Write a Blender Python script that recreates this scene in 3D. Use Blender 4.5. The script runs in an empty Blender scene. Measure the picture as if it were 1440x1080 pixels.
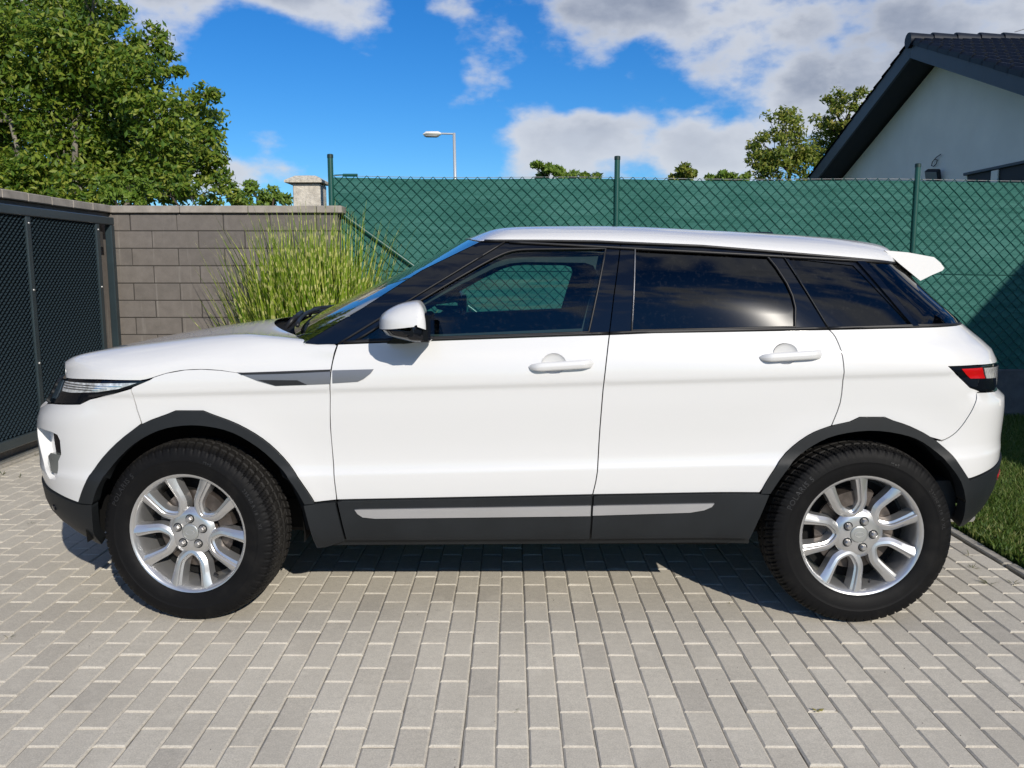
import bpy, bmesh, math, random
from mathutils import Vector, Matrix
from mathutils.geometry import delaunay_2d_cdt
R = math.radians
PI = math.pi
rnd = random.Random(7)
sc = bpy.context.scene
COL = sc.collection

# ---------------------------------------------------------------- camera
cam_d = bpy.data.cameras.new('camera'); cam = bpy.data.objects.new('camera', cam_d); COL.objects.link(cam)
cam.location = (0, 0, 1.4114); cam.rotation_euler = (R(90-7.791), 0, 0)
cam_d.sensor_width = 36; cam_d.lens = 1189.7/1440*36
cam_d.clip_start = .05; cam_d.clip_end = 3000
sc.camera = cam
sc.render.resolution_x, sc.render.resolution_y = 1024, 768

# ---------------------------------------------------------------- world, sun, exposure
SUN_AZ, SUN_EL = 25.2, 28.3            # sun behind the camera, to its right
sun_dir = Vector((math.sin(R(SUN_AZ))*math.cos(R(SUN_EL)), -math.cos(R(SUN_AZ))*math.cos(R(SUN_EL)), math.sin(R(SUN_EL))))
world = bpy.data.worlds.new('World'); sc.world = world; world.use_nodes = True
SKY_STRENGTH, SUN_STRENGTH, EXPOSURE = .10, 4.15, 0.13
sun_d = bpy.data.lights.new('sun', 'SUN'); sun_d.energy = SUN_STRENGTH; sun_d.angle = R(.53); sun_d.color = (1, .935, .835)
sun = bpy.data.objects.new('sun', sun_d); COL.objects.link(sun)
sun.rotation_euler = sun_dir.to_track_quat('Z', 'Y').to_euler()
sc.view_settings.view_transform = 'Standard'; sc.view_settings.look = 'None'
sc.view_settings.exposure = EXPOSURE; sc.view_settings.gamma = 1; sc.view_settings.use_curve_mapping = False

class NT:
    """small node-tree writer"""
    def __init__(s, tree): s.t = tree; s.n = tree.nodes; s.l = tree.links
    def node(s, typ, **kw):
        n = s.n.new(typ)
        for k, v in kw.items(): setattr(n, k, v)
        return n
    def put(s, sock, v):
        if isinstance(v, bpy.types.NodeSocket): s.l.new(v, sock)
        elif v is not None:
            if hasattr(sock, 'default_value'):
                if sock.type == 'RGBA' and len(v) == 3: v = (*v, 1)
                sock.default_value = v
    def math(s, op, a, b=None, c=None, clamp=False):
        n = s.node('ShaderNodeMath', operation=op, use_clamp=clamp)
        s.put(n.inputs[0], a); s.put(n.inputs[1], b)
        if c is not None: s.put(n.inputs[2], c)
        return n.outputs[0]
    def vmath(s, op, a, b=None, scale=None):
        n = s.node('ShaderNodeVectorMath', operation=op)
        s.put(n.inputs[0], a)
        if b is not None: s.put(n.inputs[1], b)
        if scale is not None: s.put(n.inputs['Scale'], scale)
        return n.outputs['Vector'] if op not in ('DOT_PRODUCT', 'LENGTH') else n.outputs['Value']
    def noise(s, vec, scale, detail=4, rough=.55, w=None):
        n = s.node('ShaderNodeTexNoise')
        if w is not None: n.noise_dimensions = '4D'; n.inputs['W'].default_value = w
        s.put(n.inputs['Vector'], vec); n.inputs['Scale'].default_value = scale
        n.inputs['Detail'].default_value = detail; n.inputs['Roughness'].default_value = rough
        return n.outputs[0]
    def ramp(s, fac, stops):
        n = s.node('ShaderNodeValToRGB'); e = n.color_ramp.elements
        while len(e) < len(stops): e.new(.5)
        for el, (p, c) in zip(e, stops): el.position = p; el.color = (*c, 1) if len(c) == 3 else c
        s.put(n.inputs[0], fac); return n.outputs[0]
    def range(s, v, a, b, c=0., d=1., smooth=False):
        n = s.node('ShaderNodeMapRange'); n.clamp = True
        if smooth: n.interpolation_type = 'SMOOTHSTEP'
        s.put(n.inputs[0], v)
        for i, q in enumerate((a, b, c, d)): s.put(n.inputs[i+1], q)
        return n.outputs[0]
    def mix(s, fac, a, b, blend='MIX'):
        n = s.node('ShaderNodeMix', data_type='RGBA', blend_type=blend)
        s.put(n.inputs[0], fac); s.put(n.inputs[6], a); s.put(n.inputs[7], b)
        return n.outputs[2]

def build_world():
    w = NT(world.node_tree); w.n.clear()
    out = w.node('ShaderNodeOutputWorld'); bg = w.node('ShaderNodeBackground')
    sky = w.node('ShaderNodeTexSky'); sky.sky_type = 'NISHITA'; sky.sun_disc = False
    sky.sun_elevation = R(SUN_EL); sky.sun_rotation = R(180-SUN_AZ)
    sky.air_density = 1.0; sky.dust_density = .1; sky.ozone_density = 3.0; sky.altitude = 300
    hsv = w.node('ShaderNodeHueSaturation'); hsv.inputs['Saturation'].default_value = 1.35; hsv.inputs['Value'].default_value = 1.0
    w.l.new(sky.outputs[0], hsv.inputs['Color'])
    d = w.node('ShaderNodeTexCoord').outputs['Generated']
    sep = w.node('ShaderNodeSeparateXYZ'); w.l.new(d, sep.inputs[0])
    az = w.math('MULTIPLY', w.math('ARCTAN2', sep.outputs[0], sep.outputs[1]), 57.2958)
    el = w.math('MULTIPLY', w.math('ARCSINE', sep.outputs[2]), 57.2958)
    # cloud coordinates: the view direction, flattened a little
    cv = w.node('ShaderNodeCombineXYZ'); w.put(cv.inputs[0], sep.outputs[0]); w.put(cv.inputs[1], sep.outputs[1]); w.put(cv.inputs[2], w.math('MULTIPLY', sep.outputs[2], 1.75))
    n1 = w.noise(cv.outputs[0], 7.0, 9, .52, 3.1)
    n2 = w.noise(cv.outputs[0], 20.0, 6, .55, 8.4)
    n3 = w.noise(cv.outputs[0], 5.0, 5, .5, 1.7)
    dens = w.math('ADD', w.math('MULTIPLY', w.math('SUBTRACT', n1, .5), 2.1), w.math('MULTIPLY', w.math('SUBTRACT', n2, .5), .5))
    # individual cloud masses: (azimuth, elevation, half width, half height, strength) in degrees
    masses = [(5, 17.2, 8, 2.2, .26), (15, 14.4, 8, 2.8, .30), (27, 16, 12, 4.0, .26), (-2.0, 13.6, 2.6, 2.4, .34),
              (4.5, 8.0, 5.0, 1.8, .50), (13, 7.4, 5, 1.5, .44), (-21.5, 16, 2.6, 6, .33), (-16, 11.6, 1.8, 1.0, .20), (-15, 17.2, 2.4, 1.6, .22), (-31, 16, 5, 3, .25),
              (-14.5, 8.2, 2.2, 1.4, .28), (-17, 6.2, 5, 1.2, .40), (-11, 16.8, 4.4, 2.2, .36), (-5, 10.2, 4, 1.6, .10), (-30, 8, 5, 3, .25),
              (-8.5, 9.5, 5, 4.2, -.55), (-6.5, 13.2, 2.4, 2.5, -.40), (-13.5, 12, 3.5, 3.0, -.40), (-18.5, 14, 2.5, 4, -.25), (-20, 10.5, 3, 2.5, -.16), (7.5, 10.8, 6, 1.1, -.42), (17, 9.6, 3, .8, -.15), (18, 10.3, 3, 1.6, .26), (24, 9.5, 5, 1.5, .18)]
    blob = None
    for a0, e0, ra, re, amp in masses:
        u = w.math('MULTIPLY', w.math('SUBTRACT', az, a0), 1/ra); v = w.math('MULTIPLY', w.math('SUBTRACT', el, e0), 1/re)
        q = w.math('ADD', w.math('MULTIPLY', u, u), w.math('MULTIPLY', v, v))
        g = w.math('MULTIPLY', w.math('POWER', 2.718, w.math('MULTIPLY', q, -.9)), amp*.95)
        blob = g if blob is None else w.math('ADD', blob, g)
    dens = w.math('ADD', w.math('ADD', dens, blob), .06)
    cover = w.range(dens, .03, .36, 0, 1, True)
    # thick parts grey underneath, edges and tops bright
    thick = w.range(w.math('ADD', dens, w.math('MULTIPLY', w.math('SUBTRACT', n3, .5), .55)), .22, .62, 0, 1, True)
    thick = w.math('MULTIPLY', thick, w.range(el, 7, 11.5, .30, 1, True))       # the far low banks are seen from their sunny side
    lit = w.mix(thick, (.70, .73, .79), (.30, .34, .43))
    lit = w.mix(w.math('MULTIPLY', w.range(n2, .42, .62, 0, 1), .35), lit, (.70, .74, .82))
    bg2 = w.node('ShaderNodeBackground'); w.put(bg2.inputs[0], lit); bg2.inputs[1].default_value = .86
    w.l.new(w.mix(1.0, hsv.outputs[0], (.48, .78, 1.04), 'MULTIPLY'), bg.inputs[0]); bg.inputs[1].default_value = SKY_STRENGTH
    mx = w.node('ShaderNodeMixShader')
    fade = w.range(el, -1, 2.5, 0, 1)
    w.put(mx.inputs[0], w.math('MULTIPLY', cover, w.math('MULTIPLY', fade, .93)))
    w.l.new(bg.outputs[0], mx.inputs[1]); w.l.new(bg2.outputs[0], mx.inputs[2]); w.l.new(mx.outputs[0], out.inputs[0])
build_world()

# ---------------------------------------------------------------- helpers
class MB:
    """collects geometry for one mesh object"""
    def __init__(s): s.v = []; s.f = []; s.nor = None; s.uv = None; s.mi = []; s.cur = 0
    def add(s, vs, fs):
        b = len(s.v); s.v += [tuple(p) for p in vs]
        for f in fs: s.f.append([i+b for i in f]); s.mi.append(s.cur)
        return b
    def box(s, x0, x1, y0, y1, z0, z1):
        v = [(x, y, z) for z in (z0, z1) for y in (y0, y1) for x in (x0, x1)]
        s.add(v, [(0, 2, 3, 1), (4, 5, 7, 6), (0, 1, 5, 4), (2, 6, 7, 3), (0, 4, 6, 2), (1, 3, 7, 5)])
    def bbox(s, x0, x1, y0, y1, z0, z1, c):
        """box with bevelled edges"""
        bm = bmesh.new(); bmesh.ops.create_cube(bm, size=1)
        bmesh.ops.scale(bm, vec=(x1-x0, y1-y0, z1-z0), verts=bm.verts)
        bmesh.ops.translate(bm, vec=((x0+x1)/2, (y0+y1)/2, (z0+z1)/2), verts=bm.verts)
        bmesh.ops.bevel(bm, geom=bm.edges[:], offset=c, segments=1, affect='EDGES')
        bm.verts.index_update(); s.add([v.co for v in bm.verts], [[v.index for v in f.verts] for f in bm.faces]); bm.free()
    def tube(s, pts, r, n=8, cap=True):
        pts = [Vector(p) for p in pts]; rs = r if isinstance(r, (list, tuple)) else [r]*len(pts)
        rings = []; prev = None
        for i, p in enumerate(pts):
            t = (pts[min(i+1, len(pts)-1)]-pts[max(i-1, 0)]).normalized()
            if prev is None:
                a = Vector((0, 0, 1)) if abs(t.z) < .9 else Vector((1, 0, 0)); u = t.cross(a).normalized()
            else: u = (prev-t*prev.dot(t)).normalized()
            prev = u; w = t.cross(u)
            rings.append([p+(u*math.cos(2*PI*k/n)+w*math.sin(2*PI*k/n))*rs[i] for k in range(n)])
        vs = [q for ring in rings for q in ring]; fs = []
        for i in range(len(pts)-1):
            for k in range(n):
                a = i*n+k; b = i*n+(k+1) % n; fs.append((a, b, b+n, a+n))
        if cap: fs += [list(range(n))[::-1], [(len(pts)-1)*n+k for k in range(n)]]
        s.add(vs, fs)
    def lathe(s, prof, n=48, axis='Y', close=False, a0=0., a1=2*PI):
        """prof: (along, radius) pairs"""
        full = abs(a1-a0-2*PI) < 1e-6; m = n if full else n+1; vs = []
        for i in range(m):
            a = a0+(a1-a0)*i/n; c, q = math.cos(a), math.sin(a)
            for (t, r) in prof:
                vs.append((r*c, t, r*q) if axis == 'Y' else (r*c, r*q, t))
        L = len(prof); fs = []
        for i in range(n):
            j = (i+1) % m
            for k in range(L-1): fs.append((i*L+k, i*L+k+1, j*L+k+1, j*L+k))
        s.add(vs, fs)
    def grid(s, P, closed=False):
        """P: rows of points"""
        n, m = len(P), len(P[0]); fs = []
        for i in range(n-1):
            for j in range(m-1): fs.append((i*m+j, i*m+j+1, (i+1)*m+j+1, (i+1)*m+j))
        s.add([p for row in P for p in row], fs)
    def prism(s, poly, h0, h1, to3):
        """poly in 2D lifted by to3(u, v, h)"""
        n = len(poly)
        vs = [to3(u, v, h0) for u, v in poly]+[to3(u, v, h1) for u, v in poly]
        s.add(vs, [list(range(n))[::-1], list(range(n, 2*n))]+[(i, (i+1) % n, n+(i+1) % n, n+i) for i in range(n)])
    def mesh(s, name, mats=(), smooth=False, angle=None):
        me = bpy.data.meshes.new(name); me.from_pydata(s.v, [], s.f); 
        for m in (mats if isinstance(mats, (list, tuple)) else [mats]): me.materials.append(m)
        if any(s.mi): me.polygons.foreach_set('material_index', s.mi)
        if smooth or angle:
            me.polygons.foreach_set('use_smooth', [True]*len(me.polygons))
            if angle: me.set_sharp_from_angle(angle=R(angle))
        me.update(); return me
    def build(s, name, mats, parent=None, smooth=False, angle=None, fix=False, up=False, **kw):
        me = s.mesh(name, mats, smooth, angle)
        if up and sum(p.normal.z*p.area for p in me.polygons) < 0: me.flip_normals()
        if fix:
            bm = bmesh.new(); bm.from_mesh(me); bmesh.ops.recalc_face_normals(bm, faces=bm.faces); bm.to_mesh(me); bm.free()
        return link(name, me, parent, **kw)
def link(name, me, parent=None, loc=None, rot=None):
    o = bpy.data.objects.new(name, me); COL.objects.link(o)
    if parent: o.parent = parent
    if loc is not None: o.location = loc
    if rot is not None: o.rotation_euler = rot
    return o
def empty(name, loc=(0, 0, 0), rz=0):
    o = bpy.data.objects.new(name, None); COL.objects.link(o); o.location = loc; o.rotation_euler = (0, 0, rz); o.empty_display_size = .2
    return o
def tag(o, label=None, cat=None, group=None, kind=None):
    if label: o['label'] = label
    if cat: o['category'] = cat
    if group: o['group'] = group
    if kind: o['kind'] = kind
    return o
def catmull(pts, n=4):
    out = []
    for i in range(len(pts)-1):
        p0 = pts[max(i-1, 0)]; p1 = pts[i]; p2 = pts[i+1]; p3 = pts[min(i+2, len(pts)-1)]
        for k in range(n):
            t = k/n
            out.append(tuple(.5*((2*b)+(-a+c)*t+(2*a-5*b+4*c-d)*t*t+(-a+3*b-3*c+d)*t**3) for a, b, c, d in zip(p0, p1, p2, p3)))
    out.append(tuple(pts[-1])); return out

# ---------------------------------------------------------------- materials
def material(name):
    m = bpy.data.materials.new(name); m.use_nodes = True; w = NT(m.node_tree); w.n.clear()
    out = w.node('ShaderNodeOutputMaterial'); w.out = out
    return m, w
def principled(name, col, rough=.5, metal=0., coat=0., spec=.5, bump=None, var=None, coat_rough=.03):
    """var: (noise scale, amount) multiplies the colour; bump: (scale, distance)"""
    m, w = material(name); b = w.node('ShaderNodeBsdfPrincipled')
    obj = w.node('ShaderNodeTexCoord').outputs['Object']
    c = col
    if var:
        n = w.noise(obj, var[0], 5, .6); f = w.range(n, .3, .7, 1-var[1], 1+var[1])
        c = w.vmath('SCALE', w.mix(0., col, col), scale=f)
    w.put(b.inputs['Base Color'], c)
    b.inputs['Roughness'].default_value = rough; b.inputs['Metallic'].default_value = metal
    b.inputs['Coat Weight'].default_value = coat; b.inputs['Coat Roughness'].default_value = coat_rough
    b.inputs['Specular IOR Level'].default_value = spec
    if bump:
        n = w.noise(obj, bump[0], 6, .6); bn = w.node('ShaderNodeBump'); bn.inputs['Distance'].default_value = bump[1]; bn.inputs['Strength'].default_value = 1
        w.put(bn.inputs['Height'], n); w.l.new(bn.outputs[0], b.inputs['Normal'])
    w.l.new(b.outputs[0], w.out.inputs[0]); w.b = b
    return m
def glass_pane(name, tint, rough=.004, ior=1.5):
    m, w = material(name)
    fr = w.node('ShaderNodeFresnel'); fr.inputs[0].default_value = ior
    tr = w.node('ShaderNodeBsdfTransparent'); w.put(tr.inputs[0], tint)
    gl = w.node('ShaderNodeBsdfGlossy'); gl.inputs['Roughness'].default_value = rough; gl.inputs[0].default_value = (1, 1, 1, 1)
    obj = w.node('ShaderNodeTexCoord').outputs['Object']
    n = w.noise(obj, 1.3, 2, .4); bn = w.node('ShaderNodeBump'); bn.inputs['Distance'].default_value = .0015; w.put(bn.inputs['Height'], n)
    w.l.new(bn.outputs[0], gl.inputs['Normal'])
    hz = w.node('ShaderNodeBsdfGlossy'); hz.inputs['Roughness'].default_value = .10; hz.inputs[0].default_value = (1, 1, 1, 1)
    gm = w.node('ShaderNodeMixShader'); gm.inputs[0].default_value = .11; w.l.new(gl.outputs[0], gm.inputs[1]); w.l.new(hz.outputs[0], gm.inputs[2])
    # thin film of dust
    df = w.node('ShaderNodeBsdfDiffuse'); w.put(df.inputs[0], (.4, .39, .36))
    mx = w.node('ShaderNodeMixShader'); w.put(mx.inputs[0], w.math('MULTIPLY', fr.outputs[0], 1.15)); w.l.new(tr.outputs[0], mx.inputs[1]); w.l.new(gm.outputs[0], mx.inputs[2])
    m2 = w.node('ShaderNodeMixShader'); w.put(m2.inputs[0], w.range(w.noise(obj, 60, 3, .7), .55, .9, 0, .035)); w.l.new(mx.outputs[0], m2.inputs[1]); w.l.new(df.outputs[0], m2.inputs[2])
    w.l.new(m2.outputs[0], w.out.inputs[0]); return m
# ---------------------------------------------------------------- car body shape
class Curve:
    """monotone cubic through (t, v) points"""
    def __init__(s, pts):
        s.t = [p[0] for p in pts]; s.v = [p[1] for p in pts]
        n = len(pts)
        d = [(s.v[i+1]-s.v[i])/(s.t[i+1]-s.t[i]) for i in range(n-1)]
        m = [d[0]]
        for i in range(1, n-1):
            m.append(0.0 if d[i-1]*d[i] <= 0 else 2*d[i-1]*d[i]/(d[i-1]+d[i]))
        m.append(d[-1]); s.m = m
    def __call__(s, x):
        t = s.t
        if x <= t[0]: return s.v[0]+s.m[0]*(x-t[0])
        if x >= t[-1]: return s.v[-1]+s.m[-1]*(x-t[-1])
        lo, hi = 0, len(t)-1
        while hi-lo > 1:
            k = (lo+hi)//2
            if t[k] <= x: lo = k
            else: hi = k
        h = t[hi]-t[lo]; u = (x-t[lo])/h; u2 = u*u; u3 = u2*u
        return ((2*u3-3*u2+1)*s.v[lo]+(u3-2*u2+u)*h*s.m[lo]+(-2*u3+3*u2)*s.v[hi]+(u3-u2)*h*s.m[hi])
def sstep(a, b, x):
    t = min(1.0, max(0.0, (x-a)/(b-a))); return t*t*(3-2*t)
HALF_W = Curve([(.20, .800), (.30, .852), (.36, .884), (.45, .900), (.53, .909), (.60, .9145), (.622, .9150), (.645, .9085), (.672, .9050),
                (.72, .9070), (.80, .9150), (.88, .9235), (.930, .9270), (.952, .9290), (.975, .9375), (.99, .9390), (1.01, .9385), (1.06, .931),
                (1.105, .9175), (1.150, .9072), (1.20, .8962), (1.25, .8850), (1.30, .8718), (1.35, .8548), (1.40, .8335), (1.50, .7830),
                (1.56, .735), (1.62, .68)])
NOSE_X = Curve([(.22, -1.98), (.30, -2.09), (.37, -2.16), (.43, -2.196), (.52, -2.206), (.61, -2.217), (.705, -2.219), (.786, -2.208),
                (.825, -2.19), (.867, -2.15), (.92, -2.115), (.975, -2.078), (1.05, -2.02), (1.2, -1.9), (1.6, -1.5)])
TAIL_X = Curve([(.30, 1.90), (.37, 2.00), (.449, 2.07), (.537, 2.102), (.62, 2.113), (.712, 2.116), (.815, 2.119), (.885, 2.114), (.905, 2.100), (.925, 2.067),
                (.95, 2.068), (1.026, 2.066), (1.066, 2.058), (1.10, 2.032), (1.147, 1.975), (1.183, 1.915), (1.25, 1.830), (1.35, 1.728),
                (1.42, 1.662), (1.50, 1.585), (1.6, 1.49)])
NA, NN, TB, TN = .62, 2.7, .52, 2.9
AXLE_F, AXLE_R, AXLE_Z = -1.33, 1.33, .352
def tail_len(z): return TB-.20*sstep(1.12, 1.24, z)
def half_width(x, z):
    win = sstep(.50, .62, z)
    w = HALF_W(z - .028*x*win)
    g = sstep(.95, 1.60, z)*1.35
    w -= .010*(x/1.5)**2 + g*(.043*max(0, x-.1)**2 + .020*max(0, -x-.1)**2)
    for ax in (AXLE_F, AXLE_R):
        r = math.hypot(x-ax, z-AXLE_Z)
        w += .017*math.exp(-((r-.40)/.13)**2)*(1-sstep(.75, .98, z))
    a = NOSE_X(z)+NA
    if x < a:
        t = min(1.0, (a-x)/NA); w *= math.sqrt(max(0.0, 1-t**NN))
    tb = tail_len(z); b = TAIL_X(z)-tb
    if x > b:
        t = min(1.0, (x-b)/tb); w *= math.sqrt(max(0.0, 1-t**TN))
    return w
# ================================================================ setting
# ---- ground, driveway with single paving stones, lawn
def ground_material():
    m, w = material('soil'); b = w.node('ShaderNodeBsdfPrincipled'); o = w.node('ShaderNodeTexCoord').outputs['Object']
    w.put(b.inputs['Base Color'], w.ramp(w.noise(o, .8, 8, .65), [(.3, (.04, .06, .02)), (.5, (.07, .09, .03)), (.7, (.10, .10, .05))]))
    b.inputs['Roughness'].default_value = .95; w.l.new(b.outputs[0], w.out.inputs[0]); return m
M_soil = ground_material()
g = MB(); g.add([(-900, -900, -.06), (900, -900, -.06), (900, 1500, -.06), (-900, 1500, -.06)], [(0, 1, 2, 3)])
tag(g.build('ground', M_soil), kind='structure')

def paver_material():
    m, w = material('paver_concrete'); b = w.node('ShaderNodeBsdfPrincipled')
    tc = w.node('ShaderNodeTexCoord').outputs['Object']; geo = w.node('ShaderNodeNewGeometry').outputs['Position']
    at = w.node('ShaderNodeAttribute', attribute_name='tint').outputs['Fac']; inf = w.node('ShaderNodeObjectInfo').outputs['Random']
    r = w.math('FRACT', w.math('ADD', at, inf))
    base = w.ramp(r, [(0, (.500, .462, .389)), (.25, (.547, .507, .428)), (.5, (.525, .486, .410)), (.75, (.568, .528, .447)), (.93, (.507, .467, .392)), (1, (.448, .415, .354))])
    fine = w.noise(geo, 210, 5, .8); mid = w.noise(geo, 45, 5, .65); big = w.noise(geo, 2.2, 4, .6)
    c = w.vmath('SCALE', base, scale=w.math('MULTIPLY', w.range(fine, .28, .72, .70, 1.30), w.math('MULTIPLY', w.range(mid, .3, .7, .92, 1.07), w.range(big, .3, .7, .94, 1.05))))
    # pale efflorescence in the middle of some stones, darker damp blotches
    eff = w.math('MULTIPLY', w.range(w.noise(geo, 9, 3, .5), .56, .72, 0, 1, True), .28)
    c = w.mix(eff, c, (.70, .65, .55))
    blot = w.math('MULTIPLY', w.range(w.noise(geo, 5.5, 5, .7, 4.2), .62, .75, 0, 1, True), .30)
    c = w.mix(blot, c, (.30, .275, .23))
    grit = w.math('GREATER_THAN', w.noise(geo, 260, 2, .6, 2.0), .70)
    c = w.mix(w.math('MULTIPLY', grit, .45), c, (.28, .255, .21))
    w.put(b.inputs['Base Color'], c); b.inputs['Roughness'].default_value = .92; b.inputs['Specular IOR Level'].default_value = .25
    bn = w.node('ShaderNodeBump'); bn.inputs['Distance'].default_value = .0016
    w.put(bn.inputs['Height'], w.math('ADD', w.math('MULTIPLY', fine, .8), w.math('MULTIPLY', mid, .5))); w.l.new(bn.outputs[0], b.inputs['Normal'])
    w.l.new(b.outputs[0], w.out.inputs[0]); return m
M_paver = paver_material()
def sand_material():
    m, w = material('joint_sand'); b = w.node('ShaderNodeBsdfPrincipled'); geo = w.node('ShaderNodeNewGeometry').outputs['Position']
    c = w.ramp(w.noise(geo, 14, 6, .7), [(.35, (.09, .08, .068)), (.50, (.20, .182, .15)), (.66, (.34, .31, .25))])
    w.put(b.inputs['Base Color'], c); b.inputs['Roughness'].default_value = 1
    bn = w.node('ShaderNodeBump'); bn.inputs['Distance'].default_value = .003; w.put(bn.inputs['Height'], w.noise(geo, 300, 3, .7)); w.l.new(bn.outputs[0], b.inputs['Normal'])
    w.l.new(b.outputs[0], w.out.inputs[0]); return m
PX0, PY0 = .0510, 3.5503                  # a joint of the paving
DR_X0, DR_X1, DR_Y0, DR_Y1 = -3.75, 2.352, -1.6, 7.78
g = MB(); g.add([(DR_X0, DR_Y0, -.0065), (DR_X1, DR_Y0, -.0065), (DR_X1, DR_Y1, -.0065), (DR_X0, DR_Y1, -.0065)], [(0, 1, 2, 3)])
driveway = tag(g.build('driveway', sand_material()), kind='structure')
def paver_geo(hw, hl, seed):
    r = random.Random(seed); c = .0060; d = .0047; v = []
    def j(): return r.uniform(-.0007, .0007)
    for z, k in ((-.03, 0), (-d, 0), (0, c)):
        for sx, sy in ((-1, -1), (1, -1), (1, 1), (-1, 1)): v.append((sx*(hw-k)+j(), sy*(hl-k)+j(), z+(j() if k else 0)))
    f = [(8, 9, 10, 11)]
    for a in (0, 4): f += [(a+i, a+(i+1) % 4, a+4+(i+1) % 4, a+4+i) for i in range(4)]
    return v, f
paver_meshes = []
for k in range(8):
    mb = MB(); mb.add(*paver_geo(.0490, .0987, k)); paver_meshes.append(mb.mesh('paver', M_paver))
def in_view(x, y, z=0, mx=0):
    """does the camera see this ground point (nothing hidden by the car counts)?"""
    th = R(7.791); zc = y*math.cos(th)+(1.4114-z)*math.sin(th)
    if zc < .3: return False
    u = x/zc*1189.7; v = ((1.4114-z)*math.cos(th)-y*math.sin(th))/zc*1189.7
    return abs(u) < 722+mx and -540 < v < 545+mx
cells = []
i0 = int((DR_X0-PX0)/.1)-1
for i in range(i0, 40):
    x = PX0+.05+.1*i
    if x-.05 < DR_X0 or x+.048 > DR_X1: continue
    off = .1 if (i % 2 == 0) else 0.0     # column left of the joint (i=-1) starts at PY0
    for j in range(-30, 26):
        y = PY0+off+.2*j+.1
        if DR_Y0+.1 < y < DR_Y1-.1: cells.append((x, y))
def hidden_by_car(x, y): return -1.75 < x < 1.95 and y > 3.72
vis = sorted([c for c in cells if in_view(c[0], c[1]-.05) and not hidden_by_car(*c) and c[1] < 6.5], key=lambda c: c[0]**2*.25+c[1]**2)
single = set(vis[:300])
field = MB(); tints = []
for (x, y) in cells:
    z = rnd.gauss(0, .0007); rx, ry, rz = rnd.gauss(0, .004), rnd.gauss(0, .003), rnd.gauss(0, .0035); dx, dy = rnd.gauss(0, .0006), rnd.gauss(0, .0008)
    if (x, y) in single:
        link('paver', paver_meshes[rnd.randrange(8)], driveway, (x+dx, y+dy, z), (rx, ry, rz))
    else:
        mt = Matrix.Translation((x+dx, y+dy, z)) @ Matrix.Rotation(rz, 4, 'Z') @ Matrix.Rotation(rx, 4, 'X') @ Matrix.Rotation(ry, 4, 'Y')
        v, f = paver_geo(.0490, .0987, rnd.randrange(8)); t = rnd.random()
        field.add([mt @ Vector(p) for p in v], f); tints += [t]*len(f)
me = field.mesh('paver_field', M_paver); a = me.attributes.new('tint', 'FLOAT', 'FACE'); a.data.foreach_set('value', tints)
tag(link('paver_field', me, driveway), kind='stuff')
# kerb edging towards the lawn
M_kerb = principled('edging_concrete', (.36, .335, .29), .95, var=(30, .2), bump=(200, .002), spec=.2)
kerb = empty('kerb', (2.385, 0, 0)); tag(kerb, kind='structure')
mb = MB(); mb.bbox(-.026, .026, -.497, .497, -.05, .012, .006); kme = mb.mesh('edging_stone', M_kerb)
for k in range(9): link('edging_stone', kme, kerb, (rnd.gauss(0, .0015), -.6+k*1.0, rnd.gauss(0, .002)), (0, 0, rnd.gauss(0, .002)))

# ---- lawn with grass blades
g = MB()
nx, ny = 40, 60; P = []
for j in range(ny+1):
    P.append([(2.414+i*(14-2.414)/nx, -3+j*11.0/ny, -.012) for i in range(nx+1)])
g.grid(P); lawn = tag(g.build('lawn', principled('lawn_soil', (.045, .075, .018), .95, var=(12, .4))), kind='structure')
def leaf_material(name, stops, trans=.35, rough=.5, scale=2.0, attr=True):
    m, w = material(name); geo = w.node('ShaderNodeNewGeometry'); b = w.node('ShaderNodeBsdfPrincipled')
    t = w.node('ShaderNodeAttribute', attribute_name='tint').outputs['Fac']
    n = w.noise(geo.outputs['Position'], scale, 3, .6)
    f = w.math('ADD', w.math('MULTIPLY', t, .7), w.math('MULTIPLY', n, .5))
    c = w.ramp(f, stops)
    w.put(b.inputs['Base Color'], c); b.inputs['Roughness'].default_value = rough; b.inputs['Specular IOR Level'].default_value = .35
    tl = w.node('ShaderNodeBsdfTranslucent'); w.put(tl.inputs[0], w.mix(.35, c, (.35, .45, .05)))
    mx = w.node('ShaderNodeMixShader'); mx.inputs[0].default_value = trans
    w.l.new(b.outputs[0], mx.inputs[1]); w.l.new(tl.outputs[0], mx.inputs[2]); w.l.new(mx.outputs[0], w.out.inputs[0]); return m
M_grass = leaf_material('lawn_grass', [(.2, (.035, .075, .012)), (.5, (.07, .13, .02)), (.75, (.12, .17, .035)), (1, (.22, .22, .08))], .3, .55, 3)
def blades(n, spot, hmin, hmax, wid):
    mb = MB(); tint = []
    for _ in range(n):
        x, y = spot(); h = rnd.uniform(hmin, hmax); a = rnd.uniform(0, 2*PI); lean = rnd.uniform(.1, .9)*h; b2 = rnd.uniform(0, 2*PI)
        dx, dy = math.cos(a)*wid, math.sin(a)*wid; lx, ly = math.cos(b2)*lean, math.sin(b2)*lean
        mb.add([(x-dx, y-dy, -.012), (x+dx, y+dy, -.012), (x+dx*.8+lx*.35, y+dy*.8+ly*.35, h*.6), (x-dx*.8+lx*.35, y-dy*.8+ly*.35, h*.6), (x+lx, y+ly, h)],
               [(0, 1, 2, 3), (3, 2, 4)]); tint += [rnd.random()]*2
    return mb, tint
def lawn_spot():
    while True:
        y = 3.2+4.75*rnd.random()**1.2; x = 2.42+rnd.random()*3.4
        if in_view(x, y, 0, 60) and x < .62*y+.5: return x, y
mb, tint = blades(52000, lawn_spot, .02, .065, .0028)
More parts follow.
